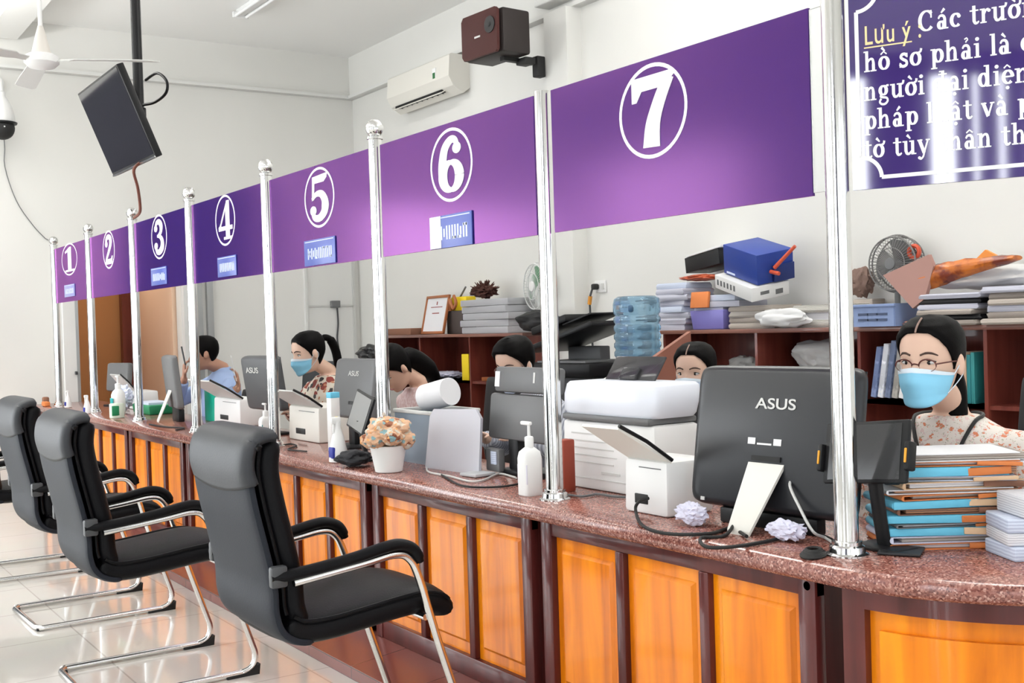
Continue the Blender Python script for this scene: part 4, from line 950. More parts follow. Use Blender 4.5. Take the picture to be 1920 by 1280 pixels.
one('black_pouch', MB().blob((0, 0, 0.035), (0.07, 0.085, 0.034), 0.35, 1.4, 3), mat('black_cloth', (0.012, 0.012, 0.015), 0.85), 'crumpled black cloth pouch at the foot of the grey faced tablet', 'pouch', (2.12, 4.405, CH))

# flower pot with a patterned cloth bundle
t = thing('flower_pot', 'white plant pot in front of the post between signs 5 and 6', 'pot', (2.14, 4.135, CH))
MB().lathe([(0.048, 0), (0.055, 0.004), (0.072, 0.095), (0.076, 0.108), (0.070, 0.110), (0.064, 0.10), (0.05, 0.04), (0.01, 0.035)], n=32).build('pot', M_white, t)
M_scarf = speckle_mat('patterned_scarf', (0.62, 0.38, 0.24), [(0.28, 0.10, 0.05), (0.66, 0.60, 0.50), (0.22, 0.36, 0.38), (0.75, 0.36, 0.12)], 17, [0.34, 0.40, 0.30, 0.26])
mb = MB().blob((0, 0, 0.165), (0.092, 0.092, 0.062), 0.34, 1.5, 5, 5, True)
for i in range(6):
    a = i*1.05+0.3; mb.blob((0.070*math.cos(a), 0.070*math.sin(a), 0.138+0.012*math.sin(i*2.1)), (0.045, 0.045, 0.036), 0.35, 1.6, i, 4, True)
mb = one('scarf_bundle', mb, M_scarf, 'brown patterned scarf bundled up on top of the white plant pot', 'scarf', (2.14, 4.135, CH))

# pale plastic panel, roll and clear storage box
t = thing('paper_tray', 'pale grey plastic paper tray standing upright left of the grey display', 'paper tray', (2.33, 3.95, CH), R(6))
MB().prism([(-0.17, 0.0), (0.19, 0.0), (0.175, 0.215), (0.15, 0.245), (-0.13, 0.255), (-0.165, 0.22)], (0, 0, 0), (0, 1, 0), (0.10, 0, 0.995), 0.012).build('panel', mat('lavender_grey_plastic', (0.55, 0.55, 0.60), 0.5), t, 30)
MB().box((-0.02, -0.19, 0.008), (0.10, 0.10, 0.012), 0.003).build('foot', M_lightgrey, t)
M_clearbox = mat('blue_grey_clear_plastic', (0.30, 0.36, 0.43), 0.3, trans=0.25, ior=1.3)
t = thing('storage_box', 'blue-grey translucent plastic box behind the flower pot', 'box', (2.475, 4.32, CH))
mb = MB(); a, b, hh = 0.115, 0.16, 0.22
for s in (-1, 1): mb.box((s*a, 0, hh/2), (0.006, 2*b, hh)); mb.box((0, s*b, hh/2), (2*a, 0.006, hh))
mb.box((0, 0, 0.003), (2*a, 2*b, 0.006)); mb.build('tub', M_clearbox, t)
MB().box((-a, 0, hh), (0.016, 2*b+0.02, 0.016), 0.004).box((a, 0, hh), (0.016, 2*b+0.02, 0.016), 0.004).box((0, b, hh), (2*a, 0.016, 0.016), 0.004).box((0, -b, hh), (2*a, 0.016, 0.016), 0.004).build('rim', M_lid, t)
t = thing('paper_roll', 'white paper roll lying tilted on the translucent box', 'roll', (2.47, 4.29, CH+0.288))
MB().xf((0, 0, 0), (R(78), R(12), R(10))).lathe([(0.022, -0.08), (0.060, -0.08), (0.060, 0.08), (0.022, 0.08)], n=30).build('roll', M_paper, t)
# tall blue and white carton beside the grey monitor
t = thing('tissue_carton', 'tall narrow white carton with blue top left of the grey monitor', 'carton', (2.33, 5.06, CH), R(8))
MB().box((0, 0, 0.13), (0.05, 0.04, 0.26), 0.003).build('carton', M_white, t); MB().box((0, 0, 0.268), (0.052, 0.042, 0.028), 0.003).build('blue_top', M_skyblue, t)
# green things by the man
t = thing('file_box', 'teal green plastic file box behind the white printer', 'file box', (2.56, 7.42, CH), R(3))
MB().box((0, 0, 0.115), (0.06, 0.20, 0.23), 0.004).build('box', M_tealplastic, t); MB().box((0.0, -0.104, 0.08), (0.05, 0.008, 0.14), 0.003).build('white_label', M_paper, t)
t = thing('green_tray', 'green plastic tray with papers below sign 3', 'tray', (2.50, 8.58, CH))
MB().box((0, 0, 0.035), (0.20, 0.42, 0.07), 0.012, taper=(1.06, 1.04)).build('tray', M_green, t); MB().box((0, 0.02, 0.078), (0.17, 0.34, 0.015)).build('papers', M_sheets_blue, t)

# paper heaps and small things
def crumple(loc, r, label, seed, m_=None, name='crumpled_paper', cat='paper'):
    return one(name, MB().blob((0, 0, r[2]*0.92), r, 0.55, 2.3, seed, 4, True), m_ or M_paper_lilac, label, cat, loc, 0, None, 25)
M_paper_lilac = mat('lilac_white_paper', (0.66, 0.65, 0.78), 0.8)
crumple((2.195, 2.40, CH), (0.035, 0.055, 0.030), 'crumpled lilac-white paper left of the monitor easel leg', 2)
crumple((2.215, 2.07, CH), (0.026, 0.065, 0.026), 'crumpled lilac-white paper right of the monitor easel leg', 7)
crumple((2.36, 8.90, CH), (0.07, 0.12, 0.10), 'heap of white and blue crumpled wipes below sign 2', 4, mat('blueish_wipes', (0.68, 0.72, 0.85), 0.8), 'wipe_heap', 'wipes')
one('carved_block', MB().box((0, 0, 0.035), (0.05, 0.07, 0.07), 0.012), M_brown, 'small brown wooden block on the far end of the counter', 'block', (2.14, 10.58, CH))
one('brown_stapler', MB().box((0, 0, 0.02), (0.05, 0.12, 0.04), 0.01), M_orange, 'small orange-brown stapler at the far end of the counter', 'stapler', (2.10, 10.38, CH))
# rust coloured pack standing behind the ball-less post
one('rust_red_pack', MB().box((0, 0, 0.09), (0.05, 0.05, 0.18), 0.005), mat('rust_red_card', (0.30, 0.05, 0.025), 0.6), 'narrow rust red pack between the ball-less post and the big printer', 'pack', (2.335, 3.19, CH))
# coil of black tape by the near post
mb = MB()
for i in range(5): mb.tube(catmull([(0.05*math.cos(a+i*0.4)*(1-0.13*i), 0.028*math.sin(a+i*0.4)*(1-0.1*i), 0.004+0.003*i) for a in [k*PI/5 for k in range(10)]], 4, True), 0.004, 6, True)
one('black_cord_coil', mb, M_rubber, 'small coil of flat black cord left of the near post base', 'cord', PZ(1520, 1043, CH)+Vector((0.01, 0.0, 0)), R(30))
# cables lying on the counter
def cable(pts, r, m_, label, n=6):
    return one('cable', MB().tube(catmull(pts, n), r, 8), m_, label, 'cable')
Zc = CH+0.006
def pc(px, py, dz=0.0):
    q = PZ(px, py, Zc); q.z += dz; return q
cable([Vector((2.205, 2.60, 0.815)), Vector((2.17, 2.60, 0.81)), pc(1192, 968, 0.02), pc(1205, 985), pc(1250, 1000), pc(1330, 1000), pc(1370, 990), pc(1400, 1008, 0.004)], 0.005, M_rubber, 'black power cable curling out of the white laser printer')
cable([Vector((2.338, 2.22, 0.905)), Vector((2.30, 2.24, 0.87)), Vector((2.25, 2.27, 0.80)), pc(1360, 1003), pc(1315, 1008), pc(1325, 1025), pc(1380, 1024), pc(1450, 1012), pc(1490, 1000), pc(1530, 1000), pc(1560, 1012)], 0.005, M_rubber, 'black cable looping from the large monitor around its easel leg')
cable([Vector((2.338, 2.15, 0.905)), Vector((2.30, 2.13, 0.89)), Vector((2.28, 2.08, 0.84)), Vector((2.25, 2.01, 0.79)), pc(1548, 1008), pc(1568, 1022)], 0.004, M_lid, 'white cable dropping from the large monitor towards the near post')
cable([pc(800, 876), pc(805, 885), pc(845, 893), pc(880, 902), pc(905, 900), pc(935, 888), pc(960, 893), pc(968, 896)], 0.004, M_lid, 'white cable lying below the upright paper tray')
cable([pc(828, 890), pc(860, 908), pc(893, 913), pc(940, 912), pc(972, 907)], 0.004, M_rubber, 'black cable lying in front of the grey display stand')
cable([pc(1050, 925), pc(1090, 930), pc(1120, 926), pc(1150, 930), pc(1185, 932)], 0.004, M_midgrey, 'grey cable in front of the large white printer')
cable([pc(527, 835), pc(545, 832), pc(556, 836), pc(540, 842), pc(575, 846)], 0.004, M_rubber, 'short black cable beside the cream laser printer')
cable([pc(280, 795), pc(310, 800), pc(345, 802), pc(330, 806)], 0.005, M_rubber, 'black cable around the far white easel leg')

M_pages_orange = stripe_mat('mixed_orange_edges', (0.62, 0.30, 0.15), (0.20, 0.12, 0.09), 60)
# pile of case folders in front of the nearest clerk
fr = math.atan2(FW.y, FW.x); pile = PZ(1786, 1030, CH)+Vector((FW.x, FW.y, 0))*0.100
spec = [('orange', M_orange, 0.016, 0.00), ('lilac', M_paper_lilac, 0.018, 0.0), ('sky blue', M_skyblue, 0.021, -0.01), ('grey', M_midgrey, 0.010, 0.01), ('pale sky blue', M_skyblue, 0.021, -0.012), ('brown', M_brown, 0.016, 0.02),
        ('bright sky blue', M_skyblue, 0.021, -0.006), ('orange tabbed', M_orange, 0.014, 0.012), ('white', M_paper, 0.012, 0.0), ('buff', M_buff, 0.018, 0.03), ('grey-blue', M_sheets_blue, 0.012, 0.022), ('thick sky blue', M_skyblue, 0.024, 0.0),
        ('rust orange', M_orange, 0.012, 0.03), ('white topped', M_paper, 0.020, 0.02)]
z = CH; N = len(spec); rnd = random.Random(11)
for i, (cn, m_, th, off) in enumerate(spec):
    t = thing('case_folder', '%s document folder in the counter pile, %s' % (cn, ORD[N-1-i]), 'folder', (pile.x+RT.x*off, pile.y+RT.y*off, z), fr-PI/2+R(rnd.uniform(-9, 9)), 'case folders piled on the counter')
    L, D_ = 0.30+rnd.uniform(-0.012, 0.012), 0.19
    th2 = th*0.94
    # cover folded round the papers: spine at the left front, open at the right
    mb = MB(); prof_ = [(L/2, 0), (-L/2+th/2, 0)]+[(-L/2+th2/2-th2/2*math.sin(a), th2/2-th2/2*math.cos(a)) for a in [k*PI/6 for k in range(1, 6)]]+[(-L/2+th/2, th2), (L/2, th2)]
    prof_ += [(L/2, th2-0.0022), (-L/2+th/2, th2-0.0022), (-L/2+th/2, 0.0022), (L/2, 0.0022)]
    mb.prism(prof_, (0, D_/2, 0), (1, 0, 0), (0, 0, 1), D_); mb.build('cover', m_, t, 40)
    if 'blue' in cn and 'grey' not in cn: MB().box((-L*0.16, -D_/2-0.003, th2/2), (L*0.66, 0.005, th2*0.96), 0.002).build('spine', m_, t)
    MB().box((0.012+rnd.uniform(0, 0.02), rnd.uniform(0.004, 0.010), th2/2), (L*0.97, D_*0.95, th2-0.005), 0.001).build('papers', (M_sheets, M_sheets_tan, M_pages_orange)[i % 3], t)
    if i not in (1, 8, 13): MB().xf((L*0.33, -D_/2-0.004, th2*0.5), (R(rnd.uniform(-12, 12)), R(rnd.uniform(-3, 3)), R(rnd.uniform(-5, 5)))).box((0, 0, 0), (L*0.36, 0.006, th2*0.86), 0.002).build('flap', (M_orange, M_brown, M_buff, M_orange)[i % 4], t)
    z += th
one('black_cover', MB().box((0, 0, 0.004), (0.10, 0.10, 0.007), 0.003), mat('black_cover_vinyl', (0.014, 0.014, 0.016), 0.5), 'flat black plastic cover lying between tablet base and folder pile', 'cover', PZ(1690, 1036, CH)+Vector((0.0, 0.0, 0.001)), R(30))
bp = PZ(1992, 1056, CH)+Vector((FW.x, FW.y, 0))*0.10; z = CH
for i in range(4):
    th = (0.034, 0.03, 0.034, 0.05)[i]; q = rnd.uniform(-5, 5)
    one('paper_ream', MB().box((0, 0, th/2), (0.21, 0.14, th*0.97), 0.004), (M_sheets_blue, M_sheets, M_sheets_blue, M_sheets)[i], 'white paper ream at the right edge of the counter, %s of four' % ORD[3-i], 'paper', (bp.x+(0.03 if i == 3 else 0)*RT.x, bp.y+(0.03 if i == 3 else 0)*RT.y, z), fr-PI/2+R(q), 'paper reams on the near counter')
    z += th

# ================================================================ STAFF CHAIRS
def staff_chair(loc, rz, label, hb=0.55, z_seat=0.425, wb=0.46):
    hb += 0.035; z_seat = 0.425
    t = thing('staff_chair', label, 'chair', loc, rz, 'black staff chairs behind the counter')
    pad(MB(), c2([(0.22, z_seat+0.04), (0.235, z_seat+0.12), (0.22, z_seat+0.28), (0.25, z_seat+hb-0.05), (0.265, z_seat+hb)], 4), wb, 0.07, 24, 3.4).build('backrest', M_staffblack, t, 50)
    pad(MB(), c2([(-0.24, z_seat-0.05), (-0.2, z_seat-0.035), (0.0, z_seat-0.045), (0.2, z_seat-0.04)], 4), 0.48, 0.07, 24, 3.4).build('seat', M_staffblack, t, 50)
    MB().cyl((0, 0, 0.09), (0, 0, z_seat-0.08), 0.026).build('column', M_blackplastic, t)
    mb = MB()
    for k in range(5):
        a = k*2*PI/5; mb.tube([(0, 0, 0.10), (0.19*math.cos(a), 0.19*math.sin(a), 0.065)], [0.026, 0.016], 8)
    mb.build('star_base', M_blackplastic, t)
    for k in range(5):
        a = k*2*PI/5; MB().cyl((0.19*math.cos(a)-0.02, 0.19*math.sin(a), 0.028), (0.19*math.cos(a)+0.02, 0.19*math.sin(a), 0.028), 0.028).build('caster', M_rubber, t)
    return t
M_staffblack = mat('black_chair_fabric', (0.018, 0.019, 0.021), 0.65)

# ================================================================ SHELVES ALONG THE BACK WALL
XS0, XS1, ZS = 4.93, 5.31, 1.27
def shelf(y0, y1, divs, zmid, label, shelfm=M_shelfwood):
    t = thing('low_cabinet', label, 'shelf cabinet', (XS0, (y0+y1)/2, 0)); yc = (y0+y1)/2; w = y1-y0; D_ = XS1-XS0
    MB().box((D_/2-0.01, 0, ZS-0.0125), (D_+0.02, w+0.02, 0.025), 0.003).build('top_board', M_topboard, t)
    for dv in [y0+0.01, *divs, y1-0.01]: MB().box((D_/2, dv-yc, (ZS-0.025)/2), (D_, 0.02, ZS-0.025)).build('upright', shelfm, t)
    MB().box((D_-0.006, 0, (ZS-0.025)/2), (0.012, w-0.02, ZS-0.03)).build('back_board', shelfm, t)
    ys = [y0+0.01, *divs, y1-0.01]
    for i in range(len(ys)-1):
        MB().box((D_/2, (ys[i]+ys[i+1])/2-yc, zmid-0.01), (D_-0.02, ys[i+1]-ys[i]-0.02, 0.02)).build('shelf_board', shelfm, t)
    return t
M_topboard = wood_mat('red_brown_top_board', (0.13, 0.05, 0.04), (0.19, 0.08, 0.06), (0.24, 0.11, 0.08), 0.35, 0.4, 1)
shelf(7.22, 9.58, [8.86, 8.02], 0.88, 'dark red low cabinet along the back wall left of the pilaster')
shelf(2.55, 5.62, [4.80, 4.05, 3.30], 0.88, 'dark red low cabinet along the back wall right of the pilaster')
A_, B_ = PD(1216, 680, 5.5), PD(1290, 680, 5.95); bd_ = (B_-A_); bd_.z = 0; bl_ = bd_.length
one('leaning_board', MB().prism([(0, 0), (bl_, 0), (bl_, 1.275), (0.0, 1.155)], (0, 0, 0), bd_.normalized(), (0, 0, 1), 0.02), mat('brown_board', (0.24, 0.09, 0.06), 0.6), 'brown board with slanted top standing behind the masked clerk with pulled back hair', 'board', (A_.x, A_.y, 0.0))

def on_shelf(px0, px1, X, z=ZS):
    """centre y and width on the plane X for a pixel span near the cabinet top"""
    a, b = PX(px0, 600, X).y, PX(px1, 600, X).y
    return (a+b)/2, abs(a-b)
def zpx(px, py, X): return PX(px, py, X).z

# ---- left cabinet top
y, w = on_shelf(738, 786, 5.1)
one('brown_folder', MB().box((0, 0, 0.03), (0.26, w, 0.06), 0.006), M_brown, 'flat brown leather folder left of the framed certificate', 'folder', (5.12, y, ZS), R(3))
y, w = on_shelf(786, 842, 5.05)
t = thing('framed_certificate', 'wood framed certificate leaning on the left cabinet', 'picture frame', (5.03, y, ZS+0.003), R(-8)); hf = zpx(815, 553, 5.05)-ZS
k = lambda mb: mb.xf((0, 0, 0), (0, R(12), 0))
fm = mat('orange_brown_frame_wood', (0.34, 0.11, 0.035), 0.4)
mb = k(MB())
for s in (-1, 1): mb.box((0, s*(w/2-0.012), hf/2), (0.02, 0.024, hf), 0.003)
mb.box((0, 0, 0.012), (0.02, w, 0.024), 0.003).box((0, 0, hf-0.012), (0.02, w, 0.024), 0.003); mb.build('frame', fm, t)
pg = k(MB()).box((0.003, 0, hf/2), (0.006, w-0.04, hf-0.04)).build('certificate', M_paper, t)
k(MB()).box((-0.001, 0, hf*0.80), (0.002, 0.02, 0.03)).box((-0.001, 0, hf*0.70), (0.002, w*0.5, 0.006)).box((-0.001, 0, hf*0.54), (0.002, w*0.3, 0.008)).build('printed_lines', mat('print_red', (0.30, 0.06, 0.05), 0.7), pg)
y, w = on_shelf(843, 876, 5.12)
t = thing('desk_caddy', 'brown and yellow caddy with wooden trinkets beside the framed certificate', 'caddy', (5.14, y-0.02, ZS))
MB().box((0, 0, 0.10), (0.14, w*0.9, 0.20), 0.006).build('brown_box', mat('dark_taupe_card', (0.06, 0.045, 0.04), 0.6), t); MB().box((0.02, -0.01, 0.26), (0.10, w*0.85, 0.12), 0.006).build('yellow_box', M_yellow, t)
MB().tube(catmull([(-0.075, 0.06, 0.2), (-0.08, 0.05, 0.3), (-0.08, 0.02, 0.24), (-0.085, -0.02, 0.22), (-0.08, -0.05, 0.27), (-0.07, 0.0, 0.33)], 5), 0.014, 8).build('wooden_trinket', fm, t)
MB().tube([(0, 0.03, 0.30), (-0.02, -0.12, 0.40)], 0.008, 8).build('scissors', M_midgrey, t)
y, w = on_shelf(878, 986, 5.08); n = 5; hb = (zpx(930, 560, 5.08)-ZS)/n
for i in range(n):
    t = thing('box_file', 'grey box file stacked on the left cabinet, %s' % ORD[n-1-i], 'box file', (5.10, y+0.015*math.sin(i*2.3), ZS+i*hb), R(2*math.sin(i*1.7)), 'grey box files on the left cabinet')
    MB().box((0, 0, hb/2), (0.27, w*0.80, hb*0.96), 0.004).build('case', mat('grey_file_card', (0.40, 0.40, 0.42), 0.55), t); MB().box((-0.02, w*0.40+0.004, hb/2), (0.22, 0.012, hb*0.8)).build('papers', M_paper_lilac, t)
M_hair_brown = mat('reddish_brown_bristle', (0.055, 0.014, 0.008), 0.8)
mb = MB().blob((0, 0, 0.05), (0.07, 0.15, 0.05), 0.5, 3.0, 9, 4)
rnd = random.Random(4)
for i in range(70):
    a, e = rnd.uniform(0, 2*PI), rnd.uniform(0.1, 1.4); d = Vector((math.cos(a)*math.cos(e)*0.085, math.sin(a)*math.cos(e)*0.17, 0.05+0.075*math.sin(e)))
    mb.tube([d*0.5+Vector((0, 0, 0.02)), d*rnd.uniform(0.95, 1.2)], [0.008, 0.003], 5)
y2, _ = on_shelf(884, 936, 5.10); one('feather_duster', mb, M_hair_brown, 'reddish brown feather duster head on the grey box files', 'duster', (5.10, y2, ZS+n*hb+0.004))
def desk_fan(loc, rz, label, r, zc, mg, mb_, mh, backing=None):
    t = thing('desk_fan', label, 'fan', loc, rz)
    MB().lathe([(0.07, 0), (0.07, 0.015), (0.03, 0.035), (0.016, 0.05), (0.014, zc-0.03)], n=24).build('stand', mb_, t)
    MB().xf((0, 0, zc), (0, R(-90), 0)).lathe([(0.03, -0.13), (0.05, -0.10), (0.05, -0.04), (0.02, -0.03)], n=20).build('motor', mb_, t)
    mb = MB()
    for x in (0.045, 0.0, -0.045):
        rr = r*(1.0 if x == 0 else 0.93)
        mb.tube([(x, rr*math.cos(a), zc+rr*math.sin(a)) for a in [2*PI*i/40 for i in range(40)]], 0.005, 6, True)
    for x in (-0.055, 0.045):
        for i in range(48):
            a = 2*PI*i/48; q = lambda f, xx: (xx, r*f*math.cos(a), zc+r*f*math.sin(a))
            mb.tube([q(0.18, x*1.1), q(0.6, x*1.05), q(0.93, x*0.9), q(1.0, 0)], 0.0016, 4)
    mb.tube([(-0.058, 0.55*r*math.cos(a), zc+0.55*r*math.sin(a)) for a in [2*PI*i/32 for i in range(32)]], 0.003, 5, True)
    mb.build('grille', mg, t)
    MB().xf((-0.058, 0, zc), (0, R(-90), 0)).lathe([(0.01, 0.012), (r*0.2, 0.01), (r*0.22, 0.0), (r*0.2, -0.006)], n=24).build('centre_badge', mh, t)
    mb = MB()
    for k_ in range(3):
        a0 = k_*2*PI/3
        mb.grid(lambda u, v, a0=a0: Vector((0.025*math.sin((v-0.5)*1.4), r*(0.16+0.68*u)*math.cos(a0+(v-0.5)*1.5), zc+r*(0.16+0.68*u)*math.sin(a0+(v-0.5)*1.5))), 8, 8)
    mb.build('blades', backing or mg, t)
    return t
M_clearwire = mat('white_wire', (0.72, 0.73, 0.72), 0.4); M_greenblade = mat('green_translucent_blade', (0.05, 0.22, 0.09), 0.3, trans=0.3)
y, w = on_shelf(942, 1030, 5.02); rf = 0.19
desk_fan((5.14, 7.30, ZS), R(-8), 'white desk fan with green blades beside the pilaster', 0.19, zpx(975, 530, 5.14)-ZS-0.04, M_clearwire, M_white, M_white, M_greenblade)
one('black_shoulder_bag', MB().blob((0, 0, 0.075), (0.13, 0.20, 0.078), 0.25, 1.6, 12, 4), mat('black_bag_fabric', (0.010, 0.010, 0.011), 0.7), 'black bag slumped on the left cabinet beside the ball-less post', 'bag', (4.93, 7.02, ZS), 0)

# ---- inside the left cabinet
y, w = on_shelf(866, 888, 5.0)
one('yellow_box_file', MB().box((0, 0, 0.11), (0.12, 0.11, 0.22), 0.005), M_yellow, 'yellow box file standing inside the left cabinet', 'box file', (5.02, y, 0.882))
y, w = on_shelf(800, 850, 5.0)
one('loose_papers', MB().blob((0, 0, 0.03), (0.11, 0.19, 0.032), 0.4, 2.5, 21, 4, True), M_paper_lilac, 'loose lilac-white papers inside the left cabinet', 'paper', (5.08, y, 0.88))
one('wooden_ruler_box', MB().box((0, 0, 0.015), (0.05, 0.22, 0.03), 0.004), fm, 'narrow wooden pencil box lying inside the left cabinet', 'pencil box', (5.02, on_shelf(888, 920, 5.0)[0]-0.08, 0.882))
# ---- white cabinet and black bag beyond
t = thing('white_cabinet', 'white low filing cabinet behind the grey backed monitor', 'cabinet', (4.45, 8.9, 0))
MB().box((0, 0, 0.52), (0.40, 0.46, 1.04), 0.005).build('body', M_lid, t)
for zz in (0.27, 0.77): MB().box((-0.204, 0, zz), (0.012, 0.43, 0.46), 0.004).build('drawer', M_white, t)
one('black_handbag', MB().blob((0, 0, 0.075), (0.12, 0.17, 0.075), 0.4, 1.8, 31, 4), mat('black_bag_leather', (0.011, 0.011, 0.012), 0.35), 'black glossy handbag lying on the white filing cabinet', 'bag', (4.45, 8.80, 1.04))

# ---- black copier and water bottle between the cabinets
t = thing('document_copier', 'black office copier with raised lid behind the large white printer', 'copier', (4.50, 5.92, 0), R(8))
MB().box((0, 0, 0.50), (0.46, 0.60, 1.0), 0.015).build('cabinet', mat('charcoal_plastic', (0.022, 0.022, 0.024), 0.5), t)
MB().box((-0.02, 0, 1.04), (0.50, 0.64, 0.09), 0.02).build('scan_bed', M_blackplastic, t); MB().box((-0.03, 0.0, 1.09), (0.34, 0.44, 0.012)).build('glass', M_midgrey, t)
# lid hinged at its far side, dropping towards the camera side
MB().xf((0.02, 0.0, 1.12), (R(-15), R(0), 0)).box((0, 0, 0.13), (0.46, 0.66, 0.035), 0.01).build('lid', M_blackplastic, t)
MB().xf((0.0, 0.12, 1.28), (R(-15), 0, 0)).box((0, 0, 0.05), (0.36, 0.34, 0.05), 0.012).box((-0.02, -0.25, 0.015), (0.30, 0.26, 0.012), 0.003).build('feeder_top', M_blackplastic, t)
MB().box((0.16, 0.1, 1.13), (0.10, 0.30, 0.10), 0.01).build('hinge_block', M_midgrey, t)
M_water = mat('blue_clear_bottle', (0.50, 0.72, 0.86), 0.08, trans=0.75, ior=1.33, var=((0.30, 0.52, 0.70), 9, 3, 0.4, 0.65, (1, 1, 1)))
wb = PD(1197, 690, 6.35); zb_ = 1.06
t = thing('water_dispenser', 'cream water dispenser under the large blue bottle', 'water dispenser', (wb.x, wb.y, 0), R(10))
MB().box((0, 0, 0.515), (0.30, 0.30, 1.03), 0.02).build('body', M_cream, t); MB().lathe([(0.14, 1.03), (0.14, 1.05), (0.07, 1.055), (0.07, 1.04)], n=28).build('collar', M_lid, t)
t = thing('water_bottle', 'large blue twenty litre water bottle upside down on its dispenser', 'water bottle', (wb.x, wb.y, zb_+0.001))
pr_ = [(0.035, 0.0), (0.10, 0.02), (0.126, 0.05)]
for i in range(6): pr_ += [(0.131, 0.06+i*0.047), (0.123, 0.070+i*0.047), (0.123, 0.078+i*0.047), (0.131, 0.088+i*0.047)]
pr_ += [(0.132, 0.37), (0.126, 0.40), (0.105, 0.415), (0.02, 0.405)]
MB().lathe(pr_, n=40).build('bottle', M_water, t, 50)
MB().lathe([(0.1, 0.025), (0.121, 0.06), (0.121, 0.255), (0.02, 0.26)], n=36).build('water', mat('blue_water', (0.62, 0.80, 0.90), 0.1, trans=0.8, ior=1.33), t)
MB().xf((-0.10, -0.07, 0.345), (0, 0, R(35))).box((0, 0, 0), (0.03, 0.03, 0.04), 0.012).build('grip_recess', mat('deep_blue_plastic', (0.04, 0.10, 0.18), 0.3), t)

# ---- right cabinet top
def file_stack(name, cat, n, px0, px1, X, d, ztop_px, mats, fmt, group, jit=3, seed=1, z0=ZS, wobble=0.012):
    y, w = on_shelf(px0, px1, X); zt = zpx((px0+px1)/2, ztop_px, X); h = (zt-z0)/n; rnd = random.Random(seed)
    for i in range(n):
        hh = h*0.97; ww = w*rnd.uniform(0.86, 1.0); dd = d*rnd.uniform(0.86, 0.98)
        mb = MB(); rings = []
        for zz, s_ in ((0, 0.97), (hh*0.3, 1.0), (hh*0.7, 0.99), (hh, 0.96)):
            rings.append([Vector((a*s_+rnd.uniform(-0.004, 0.004), b*s_+rnd.uniform(-0.006, 0.006), zz)) for a, b in ((-dd/2, -ww/2), (dd/2, -ww/2), (dd/2, ww/2), (-dd/2, ww/2))])
        mb.loft(rings)
        one(name, mb, mats[i % len(mats)], fmt % ORD[n-1-i], cat, (X+d/2*0.4+rnd.uniform(-wobble, wobble), y+rnd.uniform(-wobble, wobble)*1.6, z0+i*h), R(rnd.uniform(-jit, jit)), group)
    return y, w, z0+n*h
file_stack('paper_bundle', 'paper bundle', 8, 1243, 1302, 5.02, 0.27, 530, [M_sheets_grey, M_sheets_grey, M_sheets_grey, M_sheets_blue], 'greyish paper bundle in the tall stack right of the water bottle, %s', 'paper bundles in the tall stack', 5, 3)
y, w = on_shelf(1305, 1372, 5.0)
M_violet = mat('violet_plastic', (0.20, 0.18, 0.50), 0.4)
t = thing('document_tray', 'violet plastic document tray on the right cabinet', 'tray', (5.06, y, ZS)); MB().box((0, 0, 0.06), (0.22, w*0.86, 0.12), 0.008, taper=(1.1, 1.1)).build('tray', M_violet, t)
MB().box((0.0, 0, 0.126), (0.20, w*0.8, 0.016)).build('papers', M_sheets_grey, t); zt_ = ZS+0.136
y, w = on_shelf(1318, 1400, 5.02); y_t = y
for i, (m_, cn) in enumerate(((M_sheets_grey, 'lower'), (M_sheets_blue, 'upper'))):
    one('paper_bundle', MB().box((0, 0, 0.019), (0.26, w*(0.95-0.05*i), 0.037), 0.003), m_, 'lilac-grey paper bundle on the violet tray, %s of two' % cn, 'paper bundle', (5.08, y, zt_+i*0.0385), R(4-5*i), 'bundles on the violet tray')
zt2 = zt_+2*0.0385-0.02
y, w = on_shelf(1298, 1330, 4.98); one('orange_envelope', MB().xf((0, 0, 0), (0, R(8), 0)).box((0, 0, 0.05), (0.02, w, 0.10), 0.003), M_orange, 'small orange envelope leaning between tall stack and violet tray bundles', 'envelope', (4.93, on_shelf(1300, 1325, 4.93)[0], zt_-0.0))
# box set with white tray lid and blue carton, tilted on top
y, w = on_shelf(1345, 1462, 5.0)
wbx = thing('router_box', 'white printed carton lying tilted under the blue carton', 'carton', (5.02, y-0.02, zt2+0.075), R(-14))
k = lambda mb: mb.xf((0, 0, 0), (R(15), R(-10), 0))
k(MB()).box((0, 0, 0.0), (0.26, 0.40, 0.085), 0.004).build('carton', M_white, wbx)
mb = k(MB())
for i in range(6): mb.box((-0.1305, 0.165-i*0.036, 0.0), (0.002, 0.016, 0.034))
mb.box((-0.04, -0.2005, 0), (0.06, 0.002, 0.02)).box((0.06, -0.2005, -0.01), (0.05, 0.002, 0.03)); mb.build('lettering', M_midgrey, wbx, False)
bbx = thing('blue_carton', 'royal blue carton tilted on top of the white printed carton', 'carton', (5.05, y-0.03, zt2+0.082), R(-14))
M_royal = mat('royal_blue_card', (0.008, 0.035, 0.24), 0.45)
k(MB()).box((0.01, -0.01, 0.137), (0.25, 0.36, 0.18), 0.004).build('carton', M_royal, bbx)
k(MB()).box((-0.1165, 0.09, 0.062), (0.002, 0.09, 0.012)).build('printed_line', M_platetxt, bbx)
k(MB()).box((0.06, -0.20, 0.10), (0.14, 0.02, 0.10), 0.003).build('open_flap', mat('dark_blue_card', (0.006, 0.02, 0.13), 0.5), bbx)
a, b = PX(1452, 502, 4.95), PX(1491, 461, 4.97)
one('red_stick', MB().tube([Vector((0, 0, 0)), b-a], [0.012, 0.010], 10).tube([Vector((0, 0.03, -0.02)), Vector((0, -0.035, -0.035))], 0.012, 8), mat('red_orange_plastic', (0.50, 0.07, 0.03), 0.45), 'red plastic stick poking up beside the blue carton', 'stick', a)
